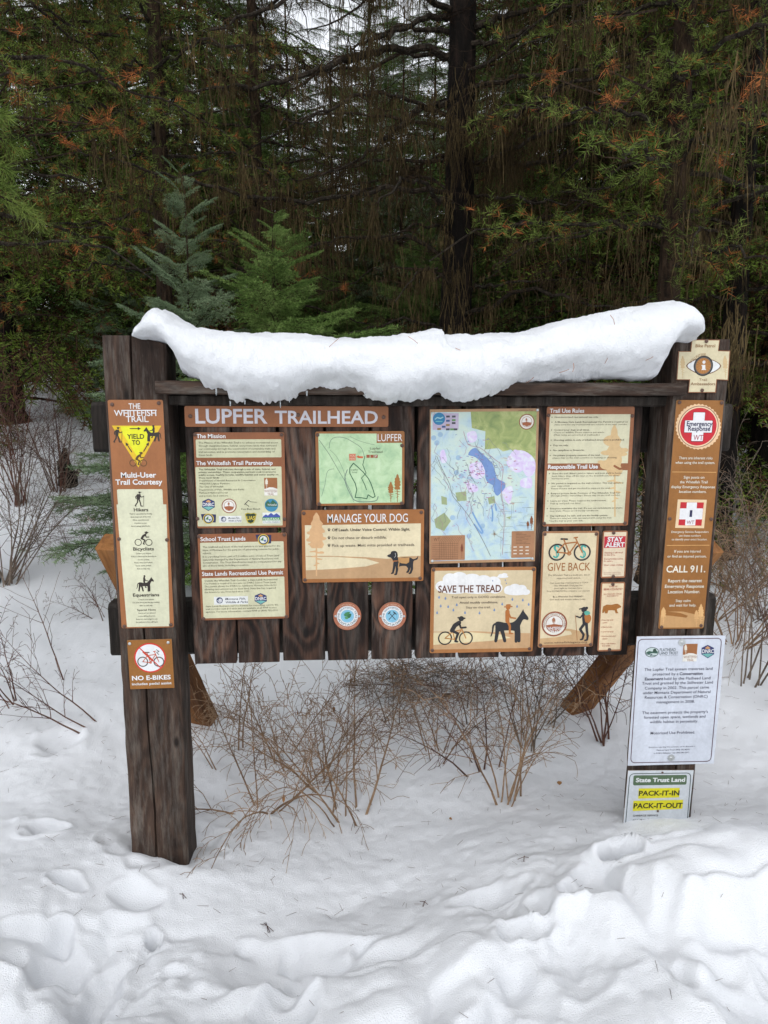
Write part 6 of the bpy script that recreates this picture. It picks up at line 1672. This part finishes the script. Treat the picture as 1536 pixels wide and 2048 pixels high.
# right side
shrub(1492, 1365, 'tall stems rising right of the white notice', S_GREY, 24, 0, stems=7, Hs=(1.0, 1.4), spread=.35, arch=.4, r0=.007, lean=(.25, .1), group='bare shrubs right of the board')
shrub(1552, 1410, 'dark curved shrub stems at the right edge', S_RED, 25, 0, stems=6, Hs=(.6, .9), spread=.6, arch=.7, r0=.006, group='bare shrubs right of the board')
for i, (px, py, lb) in enumerate(((1470, 1290, 'tangled brown thicket nearest the right post'), (1520, 1240, 'tangled brown thicket at the right edge'), (1480, 1190, 'tangled brown thicket deeper behind the right post'), (1545, 1160, 'brown thicket beyond the right edge tangle'), (1420, 1235, 'brown twigs just behind the right post'))):
    shrub(px, py, lb, S_GREY if i % 2 else S_TAN, 30 + i, 0, stems=16, Hs=(.7, 1.2), spread=1.0, arch=1.0, r0=.005, group='bare shrubs right of the board')

# ---- needle-littered tangle in the hollow behind the board
p = on_ground(850, 1375); rs = np.random.RandomState(77); S = Soup()
n = 900; r_ = rs.rand(n) ** .6 * .28; a_ = rs.rand(n) * 6.283
A = np.stack([np.cos(a_) * r_ * 1.5, np.sin(a_) * r_ * .8, .13 * (1 - (r_ / .30) ** 2) * rs.rand(n)], 1)
d = rs.normal(size=(n, 3)) * [1, 1, .35]; d /= np.linalg.norm(d, axis=1)[:, None]
S.segs(A, A + d * rs.uniform(.03, .13, n)[:, None], .0016, .0008, 0)
xs2 = np.linspace(-.22, .22, 20); ys2 = np.linspace(-.13, .13, 14); XX, YY = np.meshgrid(xs2, ys2, indexing='ij')
ZZ = .022 * np.clip(1 - (XX / .2) ** 2 - (YY / .11) ** 2, -.4, 1) + .02 * fbm(XX * 9, YY * 9, 0, 3, 3)
t_ = empty('twig_litter_heap', tuple(p), 'dark heap of dead twigs and needles on the snow behind the planks', 'twig heap')
S.build('twigs', [S_GREY], t_); grid_mesh('litter_mound', np.stack([XX, YY, ZZ - .02], -1), N_BROWN, t_)

# ---- snag, clods and small things on the snow
p = on_ground(135, 972)
t_ = empty('broken_snag', tuple(p), 'short dark broken snag poking out of the snow left of the board', 'stump')
S = Soup(); S.tube([(0, 0, -.1), (.01, 0, .1), (-.02, 0, .22), (.0, 0, .36)], [.10, .085, .06, .015], 9); S.tube([(.05, 0, .05), (.12, 0, .16), (.16, 0, .12)], [.03, .02, .01], 6); S.tube([(-.04, 0, .1), (-.08, 0, .24)], [.03, .006], 6)
S.build('stub', [B_TRUNK], t_)
def tuft_thing(px, py, label, mat, r, n, seed):
    p = on_ground(px, py); rs = np.random.RandomState(seed); S = Soup(); D = rs.normal(size=(n, 3)) * [1, 1, .6] + [0, 0, .5]
    S.blades(rs.normal(0, r * .3, (n, 3)) * [1, 1, .3], D, r, .004, rs, 0)
    o = S.build('grass_tuft', [mat]); o.location = p; tag(o, label, 'grass tuft', 'tufts poking out of the snow')
tuft_thing(178, 1043, 'small orange brown tuft on the snow left of the left post', N_DEAD, .08, 60, 1)
tuft_thing(205, 965, 'small dark tuft nearer the forest on the left slope', N_BROWN, .10, 70, 2)
tuft_thing(45, 1104, 'yellowish tuft beside the grey bush', N_OLIVE, .06, 50, 3)
for i, (px, py, lb) in enumerate(((1118, 1568, 'single tan leaf on the snow right of the upright stems'), (900, 1640, 'curled brown leaf on the snow left of the upright stems'), (1075, 1622, 'small folded leaf on the snow below the tan leaf'))):
    p = on_ground(px, py); S = Soup(); s_ = .016 if i == 0 else .011
    pts = [(0, -1, .1), (.6, -.4, .35), (.65, .4, .4), (0, 1.1, .15), (-.6, .4, .3), (-.6, -.4, .35), (0, 0, .05)]
    S.add([(x * s_, y * s_ * .6, z * s_ + .004) for x, y, z in pts], [(k, (k + 1) % 6, 6) for k in range(6)])
    o = S.build('fallen_leaf', [LEAFB]); o.location = p; o.rotation_euler = (.4, 0, i * 1.3); tag(o, lb, 'leaf', 'fallen leaves on the snow')
for i, (px, py, lb) in enumerate(((534, 1858, 'crossed pair of dark twigs stuck in the foreground snow'), (849, 1810, 'pair of thin reddish needles in the foreground snow'), (1048, 1720, 'slim dark needle pair lying in the middle snow'), (366, 1795, 'short dark twig on the snow below the left post'))):
    p = on_ground(px, py); S = Soup(); rs = np.random.RandomState(i)
    for k in range(3 if i == 0 else 2):
        a_ = rs.rand() * 3.14; L = .035 if i == 0 else .022
        S.tube([(-math.cos(a_) * L, -math.sin(a_) * L * .6, .004), (0, 0, .012), (math.cos(a_) * L, math.sin(a_) * L * .6, .006)], .0011, 4)
    o = S.build('fallen_twig', [S_RED]); o.location = p; tag(o, lb, 'twig', 'twigs on the foreground snow')
# loose needles scattered on the snow
rs = np.random.RandomState(5); n = 900
xx = rs.uniform(-1.6, 2.2, n); yy = np.concatenate([rs.uniform(-.25, 2.0, n - 120), rs.uniform(-1.2, -.2, 120)]); zz = gz(xx, yy) + .0015
a_ = rs.rand(n) * 6.283; L = rs.uniform(.008, .022, n); d = np.stack([np.cos(a_) * L, np.sin(a_) * L, rs.uniform(-.001, .003, n)], 1)
A = np.stack([xx, yy, zz], 1); S = Soup(); S.segs(A - d, A + d, .0006, .0004, 0)
o = S.build('fallen_needles', [S_RED]); tag(o, 'loose brown needles scattered over the snow', 'needles', kind='stuff')
# needles caught on the snow cap
rs = np.random.RandomState(9); S = Soup()
for (px, py) in ((1128, 742), (1146, 735), (1060, 760), (1212, 718), (1300, 716), (668, 685), (918, 700), (1225, 640), (826, 680), (1325, 668)):
    p = at(px, py, -.115) - Vector((.15, .05, LEDZ)); a_ = rs.uniform(.3, 2.8); L = rs.uniform(.012, .02)
    S.tube([(p.x - math.cos(a_) * L, p.y, p.z - math.sin(a_) * L), (p.x, p.y - .01, p.z), (p.x + math.cos(a_) * L, p.y, p.z + math.sin(a_) * L)], .0008, 3)
o = S.build('caught_needles', [N_DEAD], cap_root); tag(o, kind='stuff')
